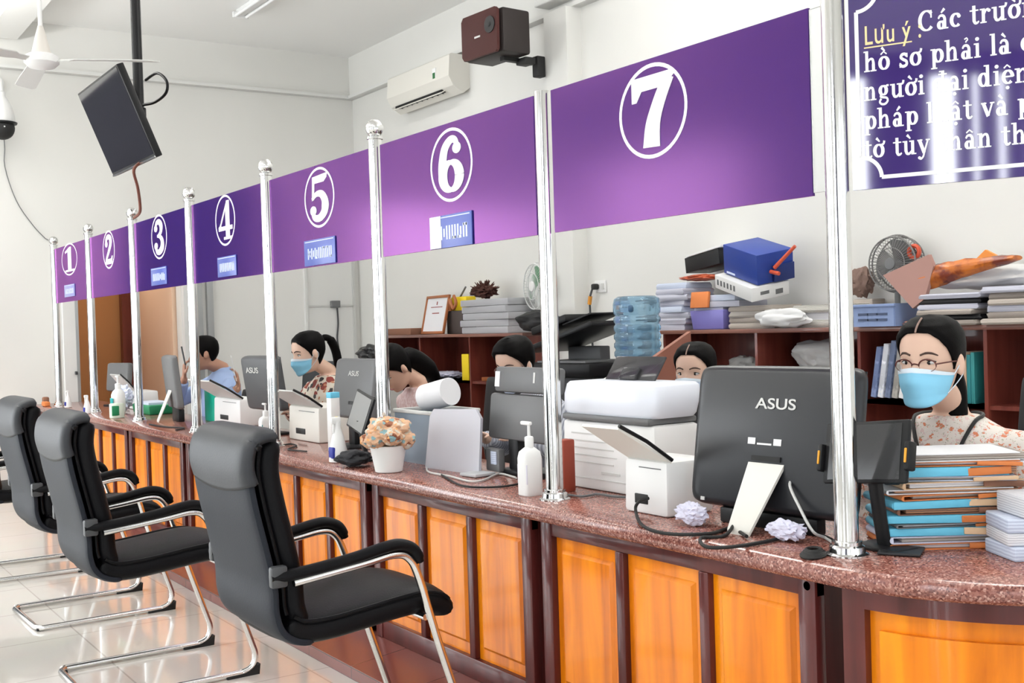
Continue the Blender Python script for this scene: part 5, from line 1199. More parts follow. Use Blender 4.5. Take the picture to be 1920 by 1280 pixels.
# open black box and orange-red bag on the tall stack
y, w = on_shelf(1274, 1350, 5.05); zts = zpx(1270, 530, 5.02)
one('plastic_parcel', MB().blob((0, 0, 0.04), (0.10, w*0.5, 0.022), 0.3, 2.2, 8, 4, True), mat('orange_red_plastic', (0.42, 0.08, 0.03), 0.35), 'crumpled orange-red plastic parcel on the tall paper stack', 'parcel', (5.10, on_shelf(1280, 1340, 5.05)[0], zts+0.002))
t = thing('black_open_carton', 'black carton with white lid on top of the orange-red parcel', 'carton', (5.18, y-0.02, zts+0.082), R(-6))
MB().xf((0, 0, 0), (R(-7), 0, 0)).box((0, 0, 0.05), (0.20, w*0.95, 0.10), 0.003).build('carton', M_blackplastic, t); MB().xf((0, 0, 0.10), (R(-7), 0, 0)).box((0.0, -0.02, 0.008), (0.21, w*0.97, 0.014), 0.002).build('lid', M_white, t)
# newspaper piles and sack
file_stack('newspaper_bundle', 'newspaper bundle', 4, 1378, 1470, 5.04, 0.28, 572, [M_sheets_tan, M_sheets_tan, mat('grey_newsprint', (0.36, 0.33, 0.30), 0.8)], 'tan newspaper bundle right of the violet tray, %s', 'tan newspaper bundles', 4, 8)
y, w = on_shelf(1420, 1500, 4.9)
one('paper_sack', MB().blob((0, 0, 0.05), (0.05, 0.20, 0.055), 0.28, 1.5, 17, 4), mat('white_sack', (0.74, 0.74, 0.74), 0.7), 'white crumpled paper sack slumped on the front of the right cabinet', 'sack', (4.93, y, ZS))
file_stack('folded_newspapers', 'newspaper bundle', 3, 1500, 1605, 5.04, 0.28, 570, [stripe_mat('newspaper_edges', (0.70, 0.68, 0.62), (0.22, 0.21, 0.19), 38), M_sheets], 'pale folded newspaper bundle left of the blue basket, %s', 'pale folded newspapers', 3, 12)
y, w = on_shelf(1612, 1690, 4.92)
t = thing('plastic_basket', 'blue plastic basket of papers under the grey desk fan', 'basket', (4.985, y, ZS+0.001))
M_bluebasket = mat('grey_blue_plastic', (0.20, 0.27, 0.46), 0.45); hb = zpx(1650, 570, 4.92)-ZS
mb = MB(); a, b = 0.12, w/2
for s in (-1, 1): mb.box((s*a, 0, hb/2), (0.008, 2*b, hb)); mb.box((0, s*b, hb/2), (2*a, 0.008, hb))
mb.box((0, 0, 0.004), (2*a, 2*b, 0.008)).box((-a-0.004, 0, hb-0.008), (0.02, 2*b+0.02, 0.016), 0.003); mb.build('basket', M_bluebasket, t)
mb = MB()
for i in range(3): mb.box((-a-0.005, (-0.5+i*0.5)*b*0.9, hb*0.55), (0.003, b*0.5, 0.012)); mb.box((-a-0.005, (-0.5+i*0.5)*b*0.9, hb*0.30), (0.003, b*0.5, 0.012))
mb.build('slots', mat('dark_slot_blue', (0.05, 0.07, 0.13), 0.6), t); MB().box((0, 0, hb*0.5), (0.20, w*0.85, hb*0.8)).build('papers', M_sheets_blue, t)
desk_fan((5.215, on_shelf(1640, 1700, 5.15)[0], ZS), R(4), 'grey desk fan with round grille behind the blue basket', 0.155, zpx(1668, 494, 5.15)-ZS, mat('grey_wire', (0.17, 0.165, 0.16), 0.5), M_midgrey, M_midgrey, mat('grey_blade', (0.10, 0.10, 0.10), 0.5))
y, w = on_shelf(1603, 1642, 5.08)
one('brown_bag', MB().blob((0, 0, 0.08), (0.055, 0.085, 0.085), 0.4, 2.2, 41, 4, True), mat('brown_bag_cloth', (0.16, 0.10, 0.08), 0.8), 'crumpled brown bag between near post and grey desk fan', 'bag', (5.235, on_shelf(1604, 1634, 5.16)[0]+0.07, ZS+0.152))
one('bag_support_box', MB().box((0, 0, 0.075), (0.11, 0.22, 0.15), 0.004), M_sheets_tan, 'tan carton under the crumpled brown bag', 'carton', (5.245, on_shelf(1604, 1634, 5.16)[0]+0.07, ZS+0.001))
def quad_plate(name, pts, X, th, m_, label, cat, smooth=30, lean=0.0):
    P = [PX(px, py, X) for px, py in pts]; o = P[-1].copy(); mb = MB()
    A = [p-o+Vector((lean*(p.z-o.z), 0, 0)) for p in P]; B = [p+Vector((th, 0, 0)) for p in A]; n = len(A)
    mb.add(A+B, [list(range(n)), [n+i for i in range(n)][::-1]]+[(i, (i+1) % n, n+(i+1) % n, n+i) for i in range(n)])
    return one(name, mb, m_, label, cat, o, 0, None, smooth)
# binders and files to the right
file_stack('flat_binder', 'binder', 6, 1738, 1858, 4.96, 0.30, 549, [mat('taupe_file', (0.30, 0.26, 0.23), 0.7), M_blackplastic, M_sheets_tan, M_sheets_grey, M_blackplastic, M_sheets_grey], 'flat binder in the pile right of the blue basket, %s', 'flat binders on the right cabinet', 4, 5)
file_stack('file_bundle', 'file bundle', 6, 1862, 1960, 4.96, 0.30, 535, [M_sheets_tan, mat('taupe_file', (0.30, 0.26, 0.23), 0.7), M_sheets_grey], 'grey-tan file bundle at the right edge of the cabinet, %s', 'file bundles at the right edge', 4, 6)
zt3 = zpx(1800, 549, 4.96)
one('clear_plastic_bag', MB().blob((0, 0, 0.06), (0.085, 0.33, 0.06), 0.25, 1.3, 51, 4), mat('whitish_plastic_bag', (0.66, 0.66, 0.65), 0.3), 'whitish plastic bag of papers lying on the flat binders', 'bag', (5.15, on_shelf(1750, 1890, 5.06)[0], zt3+0.012))
P = [PX(1714, 526, 4.93), PX(1750, 518, 4.93), PX(1790, 508, 4.95), PX(1850, 494, 4.97), PX(1908, 483, 4.99)]
mb = MB(); rings = []
for i, p in enumerate(catmull(P, 5)):
    f = i/20; rr = 0.012+0.062*(1-f)**0.8*(0.6 if i == 0 else 1); rings.append([p-P[2]+Vector((0.04*math.cos(a), 0, rr*math.sin(a)*(1+0.3*noise.noise(Vector((f*9, a*2, 3)))))) for a in [2*PI*j/14 for j in range(14)]])
mb.loft(rings); one('orange_plastic_roll', mb, mat('shiny_orange_plastic', (0.50, 0.14, 0.02), 0.25, var=((0.16, 0.03, 0.015), 14, 4, 0.42, 0.6, (1, 1, 1))), 'shiny orange plastic wrapped roll lying slanted on the plastic bag', 'roll', P[2], 0, None, 25)
quad_plate('orange_card_tip', [(1831, 484), (1847, 468), (1874, 482)], 5.03, 0.02, mat('bright_orange_card', (0.80, 0.28, 0.05), 0.5), 'bright orange card tip above the shiny plastic roll', 'card')
quad_plate('pink_brown_envelope', [(1653, 516), (1737, 477), (1747, 499), (1733, 560), (1711, 578)], 4.88, 0.025, mat('pink_brown_paper', (0.36, 0.20, 0.17), 0.65), 'pinkish brown padded envelope tilted across the grey desk fan', 'envelope', 30, 0.06)
one('red_tape_ring', MB().tube([(0, 0.032*math.cos(a), 0.032*math.sin(a)) for a in [2*PI*i/20 for i in range(20)]], 0.012, 8, True), mat('red_orange_plastic', (0.50, 0.07, 0.03), 0.45), 'small orange-red loop beside the top of the grey desk fan', 'loop', PX(1714, 472, 5.20))
one('orange_paper_scrap', MB().blob((0, 0, 0.01), (0.025, 0.10, 0.010), 0.5, 2, 61, 3), mat('pink_orange_paper', (0.62, 0.28, 0.20), 0.6), 'pink-orange paper scrap at the cabinet edge above the clerk with glasses', 'paper', (4.935, on_shelf(1712, 1742, 4.93)[0], ZS+0.002))
# ---- inside the right cabinet
y, w = on_shelf(1425, 1560, 4.97)
one('grey_white_bag', MB().blob((0, 0, 0.09), (0.10, 0.19, 0.095), 0.3, 1.5, 71, 4), mat('grey_white_cloth', (0.50, 0.50, 0.50), 0.75), 'grey-white cloth bag inside the right cabinet above the large monitor', 'bag', (5.13, 4.47, 0.884+0.12), 0)
one('paper_block', MB().box((0, 0, 0.06), (0.24, 0.44, 0.12), 0.003), M_sheets_tan, 'tan paper block under the grey-white cloth bag', 'paper', (5.14, 4.47, 0.882))
one('red_plastic_wrap', MB().blob((0, 0, 0.022), (0.025, 0.15, 0.03), 0.4, 2.5, 73, 3, True), mat('orange_red_plastic', (0.42, 0.08, 0.03), 0.35), 'orange-red plastic wrap in the cabinet above the large monitor', 'plastic wrap', (4.97, 4.34, 0.88))
one('clear_bag', MB().blob((0, 0, 0.09), (0.08, 0.15, 0.10), 0.35, 1.8, 75, 4), mat('translucent_bag', (0.50, 0.50, 0.49), 0.3, trans=0.3), 'translucent plastic bag in the first compartment of the right cabinet', 'bag', (5.15, on_shelf(1350, 1410, 5.1)[0], 0.88))
one('orange_packets', MB().box((0, 0, 0.02), (0.08, 0.24, 0.04), 0.006), M_orange, 'low orange packet before the translucent bag in the right cabinet', 'packet', (4.98, on_shelf(1360, 1410, 5.0)[0], 0.882))
FOLD = [((0.12, 0.16, 0.30), 'denim blue'), ((0.62, 0.64, 0.70), 'white-blue'), ((0.10, 0.13, 0.22), 'navy'), ((0.30, 0.29, 0.27), 'taupe'), ((0.70, 0.70, 0.72), 'white'), ((0.16, 0.18, 0.33), 'indigo blotched'), ((0.45, 0.52, 0.66), 'pale blue')]
y0_, y1_ = 3.99, 3.68
for i, (c, cn) in enumerate(FOLD):
    f = (i+0.5)/len(FOLD); yy = y0_+(y1_-y0_)*f
    one('plastic_folder', MB().box((0, 0, 0.135+0.008*(i % 3)), (0.24, 0.032, 0.27+0.016*(i % 3)), 0.004), mat('folder_%d' % i, c, 0.5, var=(tuple(q*1.6+0.05 for q in c), 20, 3, 0.5, 0.62, (1, 1, 1))), '%s plastic folder leaning left of the clerk with glasses' % cn, 'folder', (5.05, yy, 0.897), 0, 'leaning folders in the right cabinet', 40, (R(10), 0, 0))
BK = [((0.12, 0.12, 0.13), 'black'), ((0.62, 0.60, 0.55), 'cream'), ((0.50, 0.17, 0.05), 'orange'), ((0.55, 0.36, 0.25), 'buff'), ((0.02, 0.20, 0.22), 'teal'), ((0.03, 0.24, 0.25), 'dark teal')]
y0_, _ = on_shelf(1800, 1802, 5.0); y1_, _ = on_shelf(1846, 1848, 5.0); wbk = abs(y1_-y0_)/len(BK)
for i, (c, cn) in enumerate(BK):
    one('register_book', MB().box((0, 0, 0.12+0.006*(i % 2)), (0.22, wbk*0.94, 0.24+0.012*(i % 2)), 0.003), mat('book_%d' % i, c, 0.6), '%s register book standing right of the clerk with glasses' % cn, 'book', (5.06, y0_+0.03+(y1_-y0_)*(i+0.5)/len(BK), 0.884), 0, 'register books in the right cabinet')

# ================================================================ PEOPLE
M_skin = mat('skin', (0.66, 0.42, 0.31), 0.5, spec=0.35); M_skin_tan = mat('tan_skin', (0.42, 0.22, 0.15), 0.5, spec=0.35); M_skin_pale = mat('pale_skin', (0.74, 0.50, 0.38), 0.5, spec=0.35)
M_hair = mat('black_hair', (0.004, 0.0035, 0.0035), 0.5, spec=0.06, bump=(220, 0.1)); M_brow = mat('brow_brown', (0.07, 0.04, 0.03), 0.8)
M_mask = mat('light_blue_mask', (0.26, 0.62, 0.84), 0.75); M_mask_pale = mat('pale_blue_mask', (0.58, 0.70, 0.86), 0.75); M_maskband = mat('mask_white_edge', (0.72, 0.82, 0.90), 0.75)
M_eye = mat('eye_white', (0.72, 0.70, 0.68), 0.25); M_iris = mat('dark_iris', (0.012, 0.008, 0.006), 0.2); M_glasses = mat('brown_red_glasses', (0.10, 0.025, 0.02), 0.3)
M_trouser = mat('dark_trousers', (0.02, 0.021, 0.026), 0.8)
HP = [(-0.004, 0.055, -0.010, 0.018), (0.004, 0.078, -0.03, 0.032), (0.02, 0.088, -0.05, 0.046), (0.05, 0.090, -0.066, 0.058), (0.08, 0.088, -0.085, 0.065), (0.10, 0.087, -0.094, 0.069), (0.125, 0.086, -0.100, 0.072),
      (0.15, 0.087, -0.102, 0.0735), (0.18, 0.079, -0.096, 0.070), (0.205, 0.058, -0.078, 0.056), (0.22, 0.030, -0.048, 0.035), (0.227, 0.004, -0.018, 0.010)]
def hprof(z):
    if z <= HP[0][0]: return HP[0][1:]
    for a, b in zip(HP, HP[1:]):
        if z <= b[0]:
            t = (z-a[0])/(b[0]-a[0]); return tuple(a[i]+(b[i]-a[i])*t for i in (1, 2, 3))
    return HP[-1][1:]
def hpt(phi, z, off=0.0, face=True):
    f, b, w = hprof(z); c_, s_ = math.cos(phi), math.sin(phi)
    xm = (f+b)/2; rx = (f-b)/2+off; rw = w+off; p = 2.25
    x = xm+math.copysign(abs(c_)**(2/p), c_)*rx; y = math.copysign(abs(s_)**(2/p), s_)*rw
    if face and c_ > 0:
        g = lambda cy, cz, sy, sz: math.exp(-((y-cy)/sy)**2-((z-cz)/sz)**2)
        x += 0.020*g(0, 0.080, 0.011, 0.013)+0.011*g(0, 0.098, 0.008, 0.018)+0.006*g(0, 0.047, 0.018, 0.010)+0.005*g(0, 0.012, 0.018, 0.012)
        for s in (-1, 1): x += -0.008*g(s*0.031, 0.112, 0.014, 0.010)+0.003*g(s*0.030, 0.133, 0.018, 0.007)+0.004*g(s*0.042, 0.085, 0.016, 0.016)
    return Vector((x, y, z))
def head_into(mb):
    zs = [-0.004+0.231*i/44 for i in range(45)]
    mb.loft([[hpt(2*PI*j/48, z) for j in range(48)] for z in zs])
    for s in (-1, 1): mb.sph((-0.010, s*0.079, 0.100), (0.017, 0.011, 0.031), 14, 12)
def hand_into(mb, wrist, d, nrm, side, curl=0.5, sc_h=1.0):
    """palm and five fingers; d points along the fingers, nrm out of the palm side they curl to"""
    d = Vector(d).normalized(); n = Vector(nrm); n = (n-d*n.dot(d)).normalized(); s = d.cross(n)*side; w = Vector(wrist)
    mb.loft([[w+d*t*sc_h+(s*a*ww+n*b*th)*sc_h for a, b in sup(2, 2, 16, 2.6)] for t, ww, th in ((-0.015, 0.022, 0.017), (0.012, 0.030, 0.016), (0.05, 0.039, 0.014), (0.085, 0.040, 0.012), (0.094, 0.034, 0.008))])
    for i, (o, L, r) in enumerate(((0.029, 0.070, 0.0080), (0.0095, 0.078, 0.0083), (-0.0105, 0.072, 0.0080), (-0.029, 0.056, 0.0070))):
        p = w+(d*0.085+s*o)*sc_h; path = [p-d*0.02*sc_h, p]; a = 0.0
        for k in range(3):
            a += curl*(0.55+0.15*i*0.3+0.25*k); p = p+(d*math.cos(a)+n*math.sin(a))*L*(0.42, 0.32, 0.26)[k]*sc_h; path.append(p)
        mb.tube(path, [r*sc_h, r*sc_h, r*0.98*sc_h, r*0.9*sc_h, r*0.75*sc_h], 8)
    p = w+(d*0.025+s*0.026)*sc_h
    mb.tube([p-s*0.01*sc_h, p+(d*0.018+s*0.022+n*0.008)*sc_h, p+(d*0.045+s*0.030+n*0.016)*sc_h, p+(d*0.066+s*0.026+n*0.022)*sc_h], [0.011*sc_h, 0.0105*sc_h, 0.009*sc_h, 0.007*sc_h], 8)

def person(label, H, face, body, pitch=0, lean=0.06, skin=None, shirt=None, hair='low', mask=None, glasses=False, arms=None, zsh=None, wid=1.0, vox=0.008, brows=True, roll=0.0, hoff=0.010, male=False, lanyard=False, collar=0.0):
    """H: world centre of the head; face and body: world headings in degrees; seated, resting on a staff chair"""
    H = Vector(H); b = R(body); fwd = Vector((math.cos(b), math.sin(b), 0)); zn = zsh if zsh else H.z-0.17
    root = H-fwd*lean; t = thing('person', label, 'person', (root.x, root.y, 0), b)
    hm = Matrix.Translation((lean, 0, H.z)) @ Matrix.Rotation(R(face-body), 4, 'Z') @ Matrix.Rotation(R(roll), 4, 'X') @ Matrix.Rotation(R(pitch), 4, 'Y') @ Matrix.Translation((0.0, 0, -0.112))
    def hd(): q = MB(); q.M = hm; return q
    nb = Vector((max(lean-0.10, 0.0)*0.9-0.035, 0, zn+0.035))       # pit of the neck
    def spine(z):                                                    # forward shift of the torso at a height
        f = max(0.0, (z-0.50)/(nb.z-0.50)); return nb.x*f**1.3
    TW = [(0.44, 0.165, 0.125), (0.54, 0.172, 0.125), (0.64, 0.150, 0.105), (0.70, 0.140, 0.098)]
    hh = zn-0.70
    TW += [(0.70+hh*f, a, c_) for f, a, c_ in ((0.35, 0.150, 0.108), (0.60, 0.165, 0.108), (0.76, 0.176, 0.098), (0.88, 0.168, 0.084), (0.97, 0.135, 0.070), (1.03, 0.100, 0.062), (1.09, 0.068, 0.055))]
    def torso(mb, off=0.0, top=None, z0=None):
        rings = []
        for z, a, c_ in TW:
            if top is not None and z > top: continue
            if z0 is not None and z < z0: continue
            rings.append([Vector((spine(z)+q, p*wid, z)) for p, q in sup(2*(a+off), 2*(c_+off), 36, 2.3)])
        return mb.loft(rings)
    mb = torso(MB())
    hb = hm @ Vector((-0.025, 0, 0.045))
    mb.tube([nb+Vector((-0.01, 0, -0.04)), nb+Vector((0.0, 0, 0.02)), hb, hb.lerp(hm @ Vector((-0.02, 0, 0.10)), 0.6)], [0.062, 0.052, 0.050, 0.050] if male else [0.058, 0.045, 0.043, 0.045], 20)
    hq = hd(); head_into(hq); mb.add(hq.v, hq.f)
    sw = 0.168*wid
    arms = arms or [((0.04, 0.24, zn-0.25), (0.24, 0.12, 0.81)), ((0.04, -0.24, zn-0.25), (0.24, -0.12, 0.81))]
    segs = []
    for i, (el, wr, *hand) in enumerate(arms):
        s = 1 if i == 0 else -1; sh = Vector((spine(zn-0.02), s*sw, zn-0.058)); el, wr = Vector(el), Vector(wr); segs.append((sh, el, wr))
        mb.tube([sh-Vector((0, s*0.04, 0)), sh, sh.lerp(el, 0.5), el, el.lerp(wr, 0.35), wr], [0.05, 0.049, 0.042, 0.037, 0.036, 0.025], 16)
        hdir, hn, curl = hand if hand else ((wr-el), (0, 0, -1), 0.35)
        hand_into(mb, wr+Vector(hdir).normalized()*0.012, hdir, hn, s, curl, 0.92)
    for s in (-1, 1):
        mb.tube([(-0.02, s*0.085, 0.53), (0.18, s*0.09, 0.53), (0.30, s*0.09, 0.525), (0.335, s*0.09, 0.47), (0.30, s*0.09, 0.28), (0.27, s*0.09, 0.08)], [0.085, 0.078, 0.066, 0.058, 0.05, 0.036], 16)
        mb.tube([(0.25, s*0.09, 0.045), (0.32, s*0.09, 0.04), (0.44, s*0.095, 0.028)], [0.042, 0.04, 0.026], 12)
    fused(mb, 'body', skin, t, vox, 5)
    # clothing
    mb = torso(MB(), 0.013, None, 0.45)
    for i, (sh, el, wr) in enumerate(segs):
        s = 1 if i == 0 else -1
        mb.tube([sh-Vector((0, s*0.06, 0.0)), sh, sh.lerp(el, 0.5), el, el.lerp(wr, 0.45), el.lerp(wr, 0.86)], [0.058, 0.064, 0.058, 0.054, 0.05, 0.042], 16)
    if collar: mb.tube([nb+Vector((0, 0, -0.02)), nb+Vector((0.002, 0, 0.03))], [0.075, 0.064], 24)
    cloth = fused(mb, 'shirt' if male else 'blouse', shirt, t, 0.010, 4)
    mb = MB()
    for s in (-1, 1): mb.tube([(-0.04, s*0.085, 0.53), (0.18, s*0.09, 0.532), (0.30, s*0.09, 0.53), (0.342, s*0.09, 0.47), (0.30, s*0.09, 0.26), (0.275, s*0.09, 0.10)], [0.098, 0.090, 0.078, 0.07, 0.062, 0.055], 16)
    mb.box((-0.01, 0, 0.52), (0.24, 0.33, 0.15), 0.06); fused(mb, 'trousers', M_trouser, t, 0.012, 3)
    # hair
    def hl(phi):
        a = abs(math.degrees(phi))
        K = [(0, 0.192), (25, 0.190), (45, 0.172), (62, 0.148), (75, 0.118), (84, 0.088), (98, 0.105), (112, 0.06), (130, 0.03), (180, 0.022)] if not male else [(0, 0.185), (30, 0.183), (50, 0.165), (66, 0.140), (76, 0.10), (84, 0.085), (98, 0.118), (112, 0.075), (130, 0.05), (180, 0.045)]
        for (a0, z0), (a1, z1) in zip(K, K[1:]):
            if a <= a1: return z0+(z1-z0)*(a-a0)/(a1-a0)
        return K[-1][1]
    def hair_fn(u, v):
        phi = -PI+2*PI*u; z = hl(phi); zz = z+(0.2268-z)*(1-(1-v)**1.6); e = min(1.0, v*5)
        if v > 0.999: return Vector((-0.007, 0, 0.2268+hoff*0.95))
        return hpt(phi, zz, 0.001+hoff*(0.35+0.65*e), False)+Vector((0, 0, hoff*0.9*v))
    hob = hd().grid(hair_fn, 64, 16).build('hair', M_hair, t, True)
    so = hob.modifiers.new('s', 'SOLIDIFY'); so.thickness = 0.010; so.offset = -1; baked(hob, 'hair')
    if hair == 'low':
        hd().tube(catmull([(-0.085, 0.0, 0.075), (-0.115, 0.0, 0.06), (-0.125, 0.005, 0.02), (-0.115, 0.01, -0.05), (-0.10, 0.015, -0.10)], 5), [0.026]*5+[0.034]*11+[0.030, 0.026, 0.020, 0.014, 0.008], 14).build('ponytail', M_hair, hob, True)
    elif hair == 'high':
        hd().tube(catmull([(-0.095, 0, 0.15), (-0.125, 0, 0.165), (-0.158, 0, 0.14), (-0.172, 0, 0.07), (-0.165, 0, -0.02), (-0.15, 0, -0.08)], 5), [0.020]*5+[0.022]*5+[0.029]*11+[0.024, 0.018, 0.013, 0.009, 0.006], 14, flat=(1, 0.9)).build('ponytail', M_hair, hob, True)
    elif hair == 'long':
        mb = hd(); mb.tube(catmull([(-0.05, 0, 0.12), (-0.10, 0, 0.08), (-0.13, -0.01, 0.0), (-0.14, -0.03, -0.12), (-0.12, -0.05, -0.22)], 5), [0.05]*5+[0.058]*5+[0.058]*4+[0.05, 0.044, 0.038, 0.032, 0.025, 0.018, 0.01], 16).build('long_hair', M_hair, hob, True)
    if hair == 'low':
        hd().tube([hpt(0, z, hoff+0.0015, False)+Vector((0, 0, hoff*0.9*max(0, (z-0.19)/0.035))) for z in (0.193, 0.200, 0.208, 0.215, 0.221)], 0.0028, 6).build('parting', mat('scalp_parting', (0.30, 0.20, 0.16), 0.6), hob, True)
    # face
    for s in (-1, 1):
        c_ = hpt(s*0.40, 0.1125); c_.y = s*0.031
        e = hd().sph((c_.x-0.0035, s*0.031, 0.1125), (0.0075, 0.0145, 0.0062), 16, 10).build('eye', M_eye, t, True)
        hd().sph((c_.x+0.0010, s*0.0300, 0.1122), (0.0038, 0.0074, 0.0063), 12, 8).build('iris', M_iris, e, True)
        hd().tube(catmull([(c_.x-0.001, s*0.0160, 0.1115), (c_.x+0.0035, s*0.024, 0.1180), (c_.x+0.0030, s*0.034, 0.1190), (c_.x-0.006, s*0.0475, 0.1140)], 4), 0.0020, 6).build('upper_lashes', M_iris, e, True)
        p = [hpt(math.asin(max(-1, min(1, yy/0.0735))), zz, 0.0010) for yy, zz in ((s*0.014, 0.1335), (s*0.027, 0.1385), (s*0.040, 0.1375), (s*0.052, 0.1305))]
        for q, yy in zip(p, (0.014, 0.027, 0.040, 0.052)): q.y = s*yy
        hd().tube(catmull(p, 4), [0.0028]*4+[0.0035]*5+[0.003, 0.0026, 0.0022, 0.0016], 6).build('eyebrow', M_brow, t, True)
    if mask is not None:
        def mk(off):
            def f(u, v):
                ph = R(-84+168*u); a = abs(ph)/R(84)
                zt_ = 0.096-0.012*a+0.004*math.cos(ph*2); zb_ = -0.006+0.030*a**2.2
                z = zb_+(zt_-zb_)*v
                P = hpt(ph, max(z, 0.026), 0.007+off, False)
                bump = 0.017*math.exp(-(ph/R(20))**2)*math.exp(-((z-0.072)/0.032)**2)
                P.x += bump+0.006*math.cos(ph)*(1-abs(2*v-1))+0.0012*math.sin(v*PI*7)*(1-a); P.z = z
                P.x -= 0.006*max(0, (0.02-z)/0.026)**2
                return P
            return f
        mo = hd().grid(mk(0.0), 40, 20).build('face_mask', mask, t, True)
        so = mo.modifiers.new('s', 'SOLIDIFY'); so.thickness = 0.003; so.offset = 1; baked(mo, 'face_mask')
        f0 = mk(0.0035)
        hd().grid(lambda u, v: f0(u, 0.90+0.115*v)+Vector((0.0006, 0, 0)), 40, 2).build('white_edge', M_maskband, mo, True)
        for s in (-1, 1):
            A, B = f0(0.5+s*0.49, 0.95), f0(0.5+s*0.49, 0.08); E1, E2 = Vector((-0.012, s*0.082, 0.122)), Vector((-0.020, s*0.082, 0.078))
            hd().tube(catmull([A, A.lerp(E1, 0.6)+Vector((0, s*0.004, 0)), E1, Vector((-0.03, s*0.078, 0.10)), E2, B.lerp(E2, 0.5)+Vector((0, s*0.004, 0)), B], 4), 0.0014, 6).build('ear_loop', M_maskband, mo, True)
    else:
        hd().tube(catmull([hpt(a, 0.047, 0.001) for a in (-0.26, -0.12, 0, 0.12, 0.26)], 4), 0.004, 8).build('lips', mat('lips', (0.42, 0.16, 0.14), 0.45), t, True)
    if glasses:
        mb = hd()
        for s in (-1, 1):
            cx = hpt(0.40, 0.108).x+0.016
            pts = [(cx-0.35*abs(0.0235*math.cos(a)+0.031-0.02)**1.0*0.3, s*(0.033+0.0235*math.cos(a)), 0.106+0.0165*math.sin(a)) for a in [2*PI*i/24 for i in range(24)]]
            mb.tube([p for p in pts], [0.0020 if p[2] > 0.104 else 0.0008 for p in pts], 6, True)
            mb.tube([(cx-0.004, s*0.0555, 0.110), (0.045, s*0.074, 0.112), (-0.015, s*0.078, 0.110)], 0.0021, 6)
        mb.tube(catmull([(cx, -0.010, 0.108), (cx+0.004, 0, 0.111), (cx, 0.010, 0.108)], 4), 0.0018, 6)
        mb.build('glasses', M_glasses, t, True)
    if lanyard:
        mb = MB()
        for s in (-1, 1):
            path = []
            for q in catmull([nb+Vector((-0.075, s*0.045, 0.025)), nb+Vector((-0.01, s*0.098, 0.012)), nb+Vector((0.055, s*0.088, -0.015)), Vector((spine(zn-0.05)+0.114, s*0.060, zn-0.05)), Vector((spine(zn-0.15)+0.132, s*0.026, zn-0.16)), Vector((spine(zn-0.22)+0.134, s*0.004, zn-0.25))], 5):
                ok, loc, nrm_, _ = cloth.closest_point_on_mesh(q); path.append(loc+nrm_*0.004)
            mb.tube(path, 0.0055, 6)
        mb.build('lanyard', M_rubber, t, True)
    return t
M_floral = speckle_mat('floral_blouse', (0.76, 0.70, 0.64), [(0.62, 0.20, 0.10), (0.70, 0.52, 0.50), (0.42, 0.40, 0.28), (0.24, 0.20, 0.16)], 44, [0.32, 0.28, 0.20, 0.14])
M_print = speckle_mat('red_black_print_blouse', (0.66, 0.60, 0.50), [(0.20, 0.03, 0.02), (0.03, 0.025, 0.025), (0.40, 0.18, 0.10)], 15, [0.40, 0.34, 0.26])
M_pinklace = mat('pink_lace', (0.62, 0.43, 0.42), 0.8, var=((0.74, 0.60, 0.60), 60, 3, 0.4, 0.6, (1, 1, 1)))
M_blueshirt = mat('light_blue_shirt', (0.33, 0.43, 0.66), 0.75); M_stripe = stripe_mat('grey_stripe_shirt', (0.62, 0.64, 0.70), (0.24, 0.26, 0.32), 30, 1); M_blackcloth = mat('black_jacket', (0.015, 0.015, 0.017), 0.8)

person('woman with glasses, blue mask and floral blouse seated behind the folder pile', PD(1744, 675, 3.10), 191, 196, 3, 0.165, M_skin_pale, M_floral, 'low', M_mask, True, zsh=1.025, wid=0.98, vox=0.005, lanyard=True,
       arms=[((0.0, 0.25, 0.76), (0.15, 0.08, 0.64)), ((0.0, -0.25, 0.76), (0.15, -0.08, 0.64))])
person('woman with pulled back hair and pale mask behind the large dark monitor', PD(1303, 696, 4.75), 204, 190, 6, 0.08, M_skin_pale, M_blackcloth, 'low', M_mask_pale, vox=0.006)
person('woman with bowed head and glasses behind the grey customer display', PD(964, 682, 5.4), 196, 186, 20, 0.14, M_skin_pale, M_stripe, 'bun', M_mask_pale, True, vox=0.007, hoff=0.018)
person('woman in pink lace bending far down behind the flower pot', PD(738, 690, 6.15), 184, 180, 48, 0.26, M_skin, M_pinklace, 'long', None, zsh=0.99, vox=0.007, hoff=0.014)
HW = PD(577, 660, 6.65)
person('woman with high ponytail, blue mask and red-black print blouse', HW, 180, 186, 14, 0.12, M_skin_pale, M_print, 'high', M_mask, vox=0.006,
       arms=[((0.10, 0.25, 0.82), (0.20, 0.10, 0.86)), ((0.10, -0.24, 0.83), (0.22, -0.05, 0.92), (0.6, 0.5, 0.15), (0, 0.2, -1), 0.5)])
HM = PD(381, 662, 8.05)
def to_local(P, H, body, lean):
    b = R(body); fwd = Vector((math.cos(b), math.sin(b), 0)); root = H-fwd*lean; d = P-Vector((root.x, root.y, 0)); return Vector((d.dot(fwd), d.dot(Vector((-fwd.y, fwd.x, 0))), d.z))
h1 = to_local(PD(345, 690, 8.05), HM, 182, 0.10); h2 = to_local(PD(447, 712, 7.75), HM, 182, 0.10)
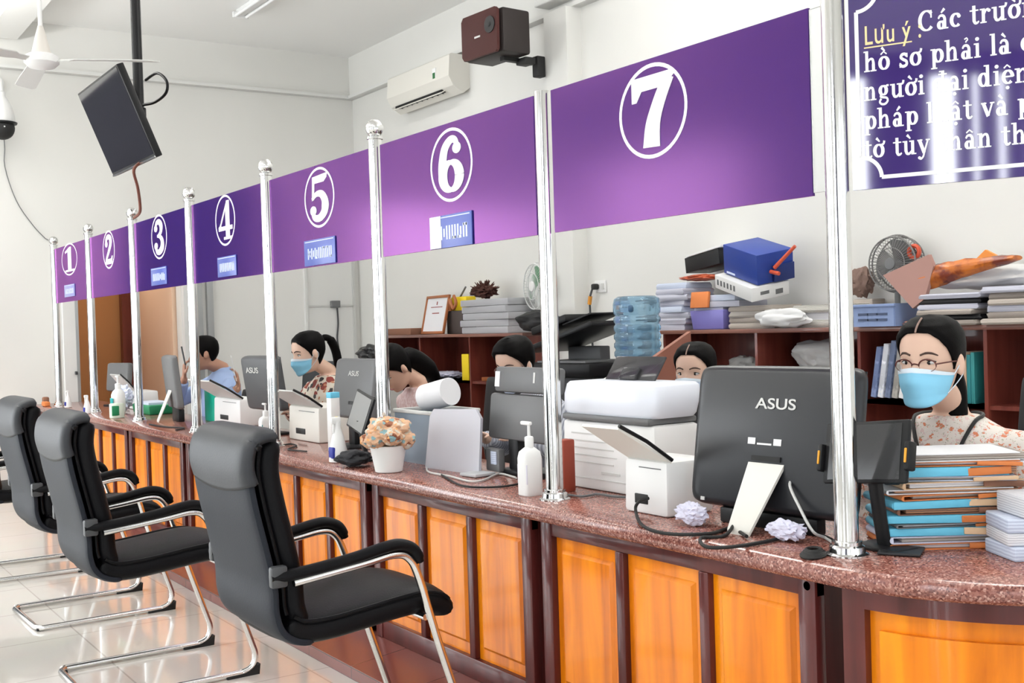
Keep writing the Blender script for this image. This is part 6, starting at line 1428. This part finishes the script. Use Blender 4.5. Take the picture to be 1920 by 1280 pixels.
person('man with short black hair in light blue shirt raising a pen', HM, 168, 182, 6, 0.10, M_skin_tan, M_blueshirt, 'short', None, male=True, vox=0.006, wid=1.12, collar=1, hoff=0.012,
       arms=[((0.14, 0.32, 0.84), h2-Vector((0.0, 0.0, 0.05)), (0.15, 0.1, 1), (0.8, -0.3, 0.1), 0.6),
             ((0.22, -0.24, 0.86), h1-Vector((0, 0, 0.07)), (0.0, 0.1, 1), (-0.9, 0.2, 0), 0.8)])
pen = PD(347, 668, 8.0)
one('raised_pen', MB().tube([Vector((0.0, 0, -0.06)), Vector((-0.02, 0.01, 0.07))], 0.006, 8), M_darkgrey, 'dark pen held up by the man in the blue shirt', 'pen', pen)
held = PD(438, 690, 7.66)
one('held_paper', MB().xf((0, 0, 0), (R(8), R(-10), R(-20))).box((0, 0, 0), (0.003, 0.11, 0.16)), M_paper, 'white paper slip held up left of the white logo monitor', 'paper', held)
# staff chairs at the people's places
CHS = [((0.0), 'black staff chair behind the clerk with glasses at the right edge'), ]
def chair_for(px, py, dd, rz, label, hb=0.58, wb=0.46):
    p = PD(px, py, dd); staff_chair((p.x, p.y, 0), rz, label, hb, 0.46, wb)
p = PD(1744, 681, 3.10); staff_chair((p.x+0.215, p.y+0.03, 0), R(0), 'black staff chair under the clerk with glasses', 0.50)
staff_chair((3.62, 2.35, 0), R(-25), 'wide black staff chair at the right edge behind the clerk with glasses', 0.62, 0.46, 0.56)
p = PD(1306, 703, 4.75); staff_chair((p.x+0.10, p.y+0.02, 0), 0, 'black staff chair under the masked clerk with pulled back hair', 0.50)
p = PD(968, 672, 5.4); staff_chair((p.x+0.16, p.y+0.02, 0), 0, 'black staff chair under the clerk with bowed head', 0.50)
p = PD(738, 690, 6.15); staff_chair((p.x+0.40, p.y-0.06, 0), R(-10), 'black staff chair behind the bending clerk in pink lace', 0.57, 0.46, 0.50)
staff_chair((HW.x+0.14, HW.y+0.02, 0), 0, 'black staff chair under the clerk with high ponytail', 0.48)
staff_chair((HM.x+0.12, HM.y, 0), 0, 'black staff chair under the man in the blue shirt', 0.46)
staff_chair((3.45, 8.05, 0), R(20), 'empty black staff chair seen between post and ponytailed clerk', 0.62)
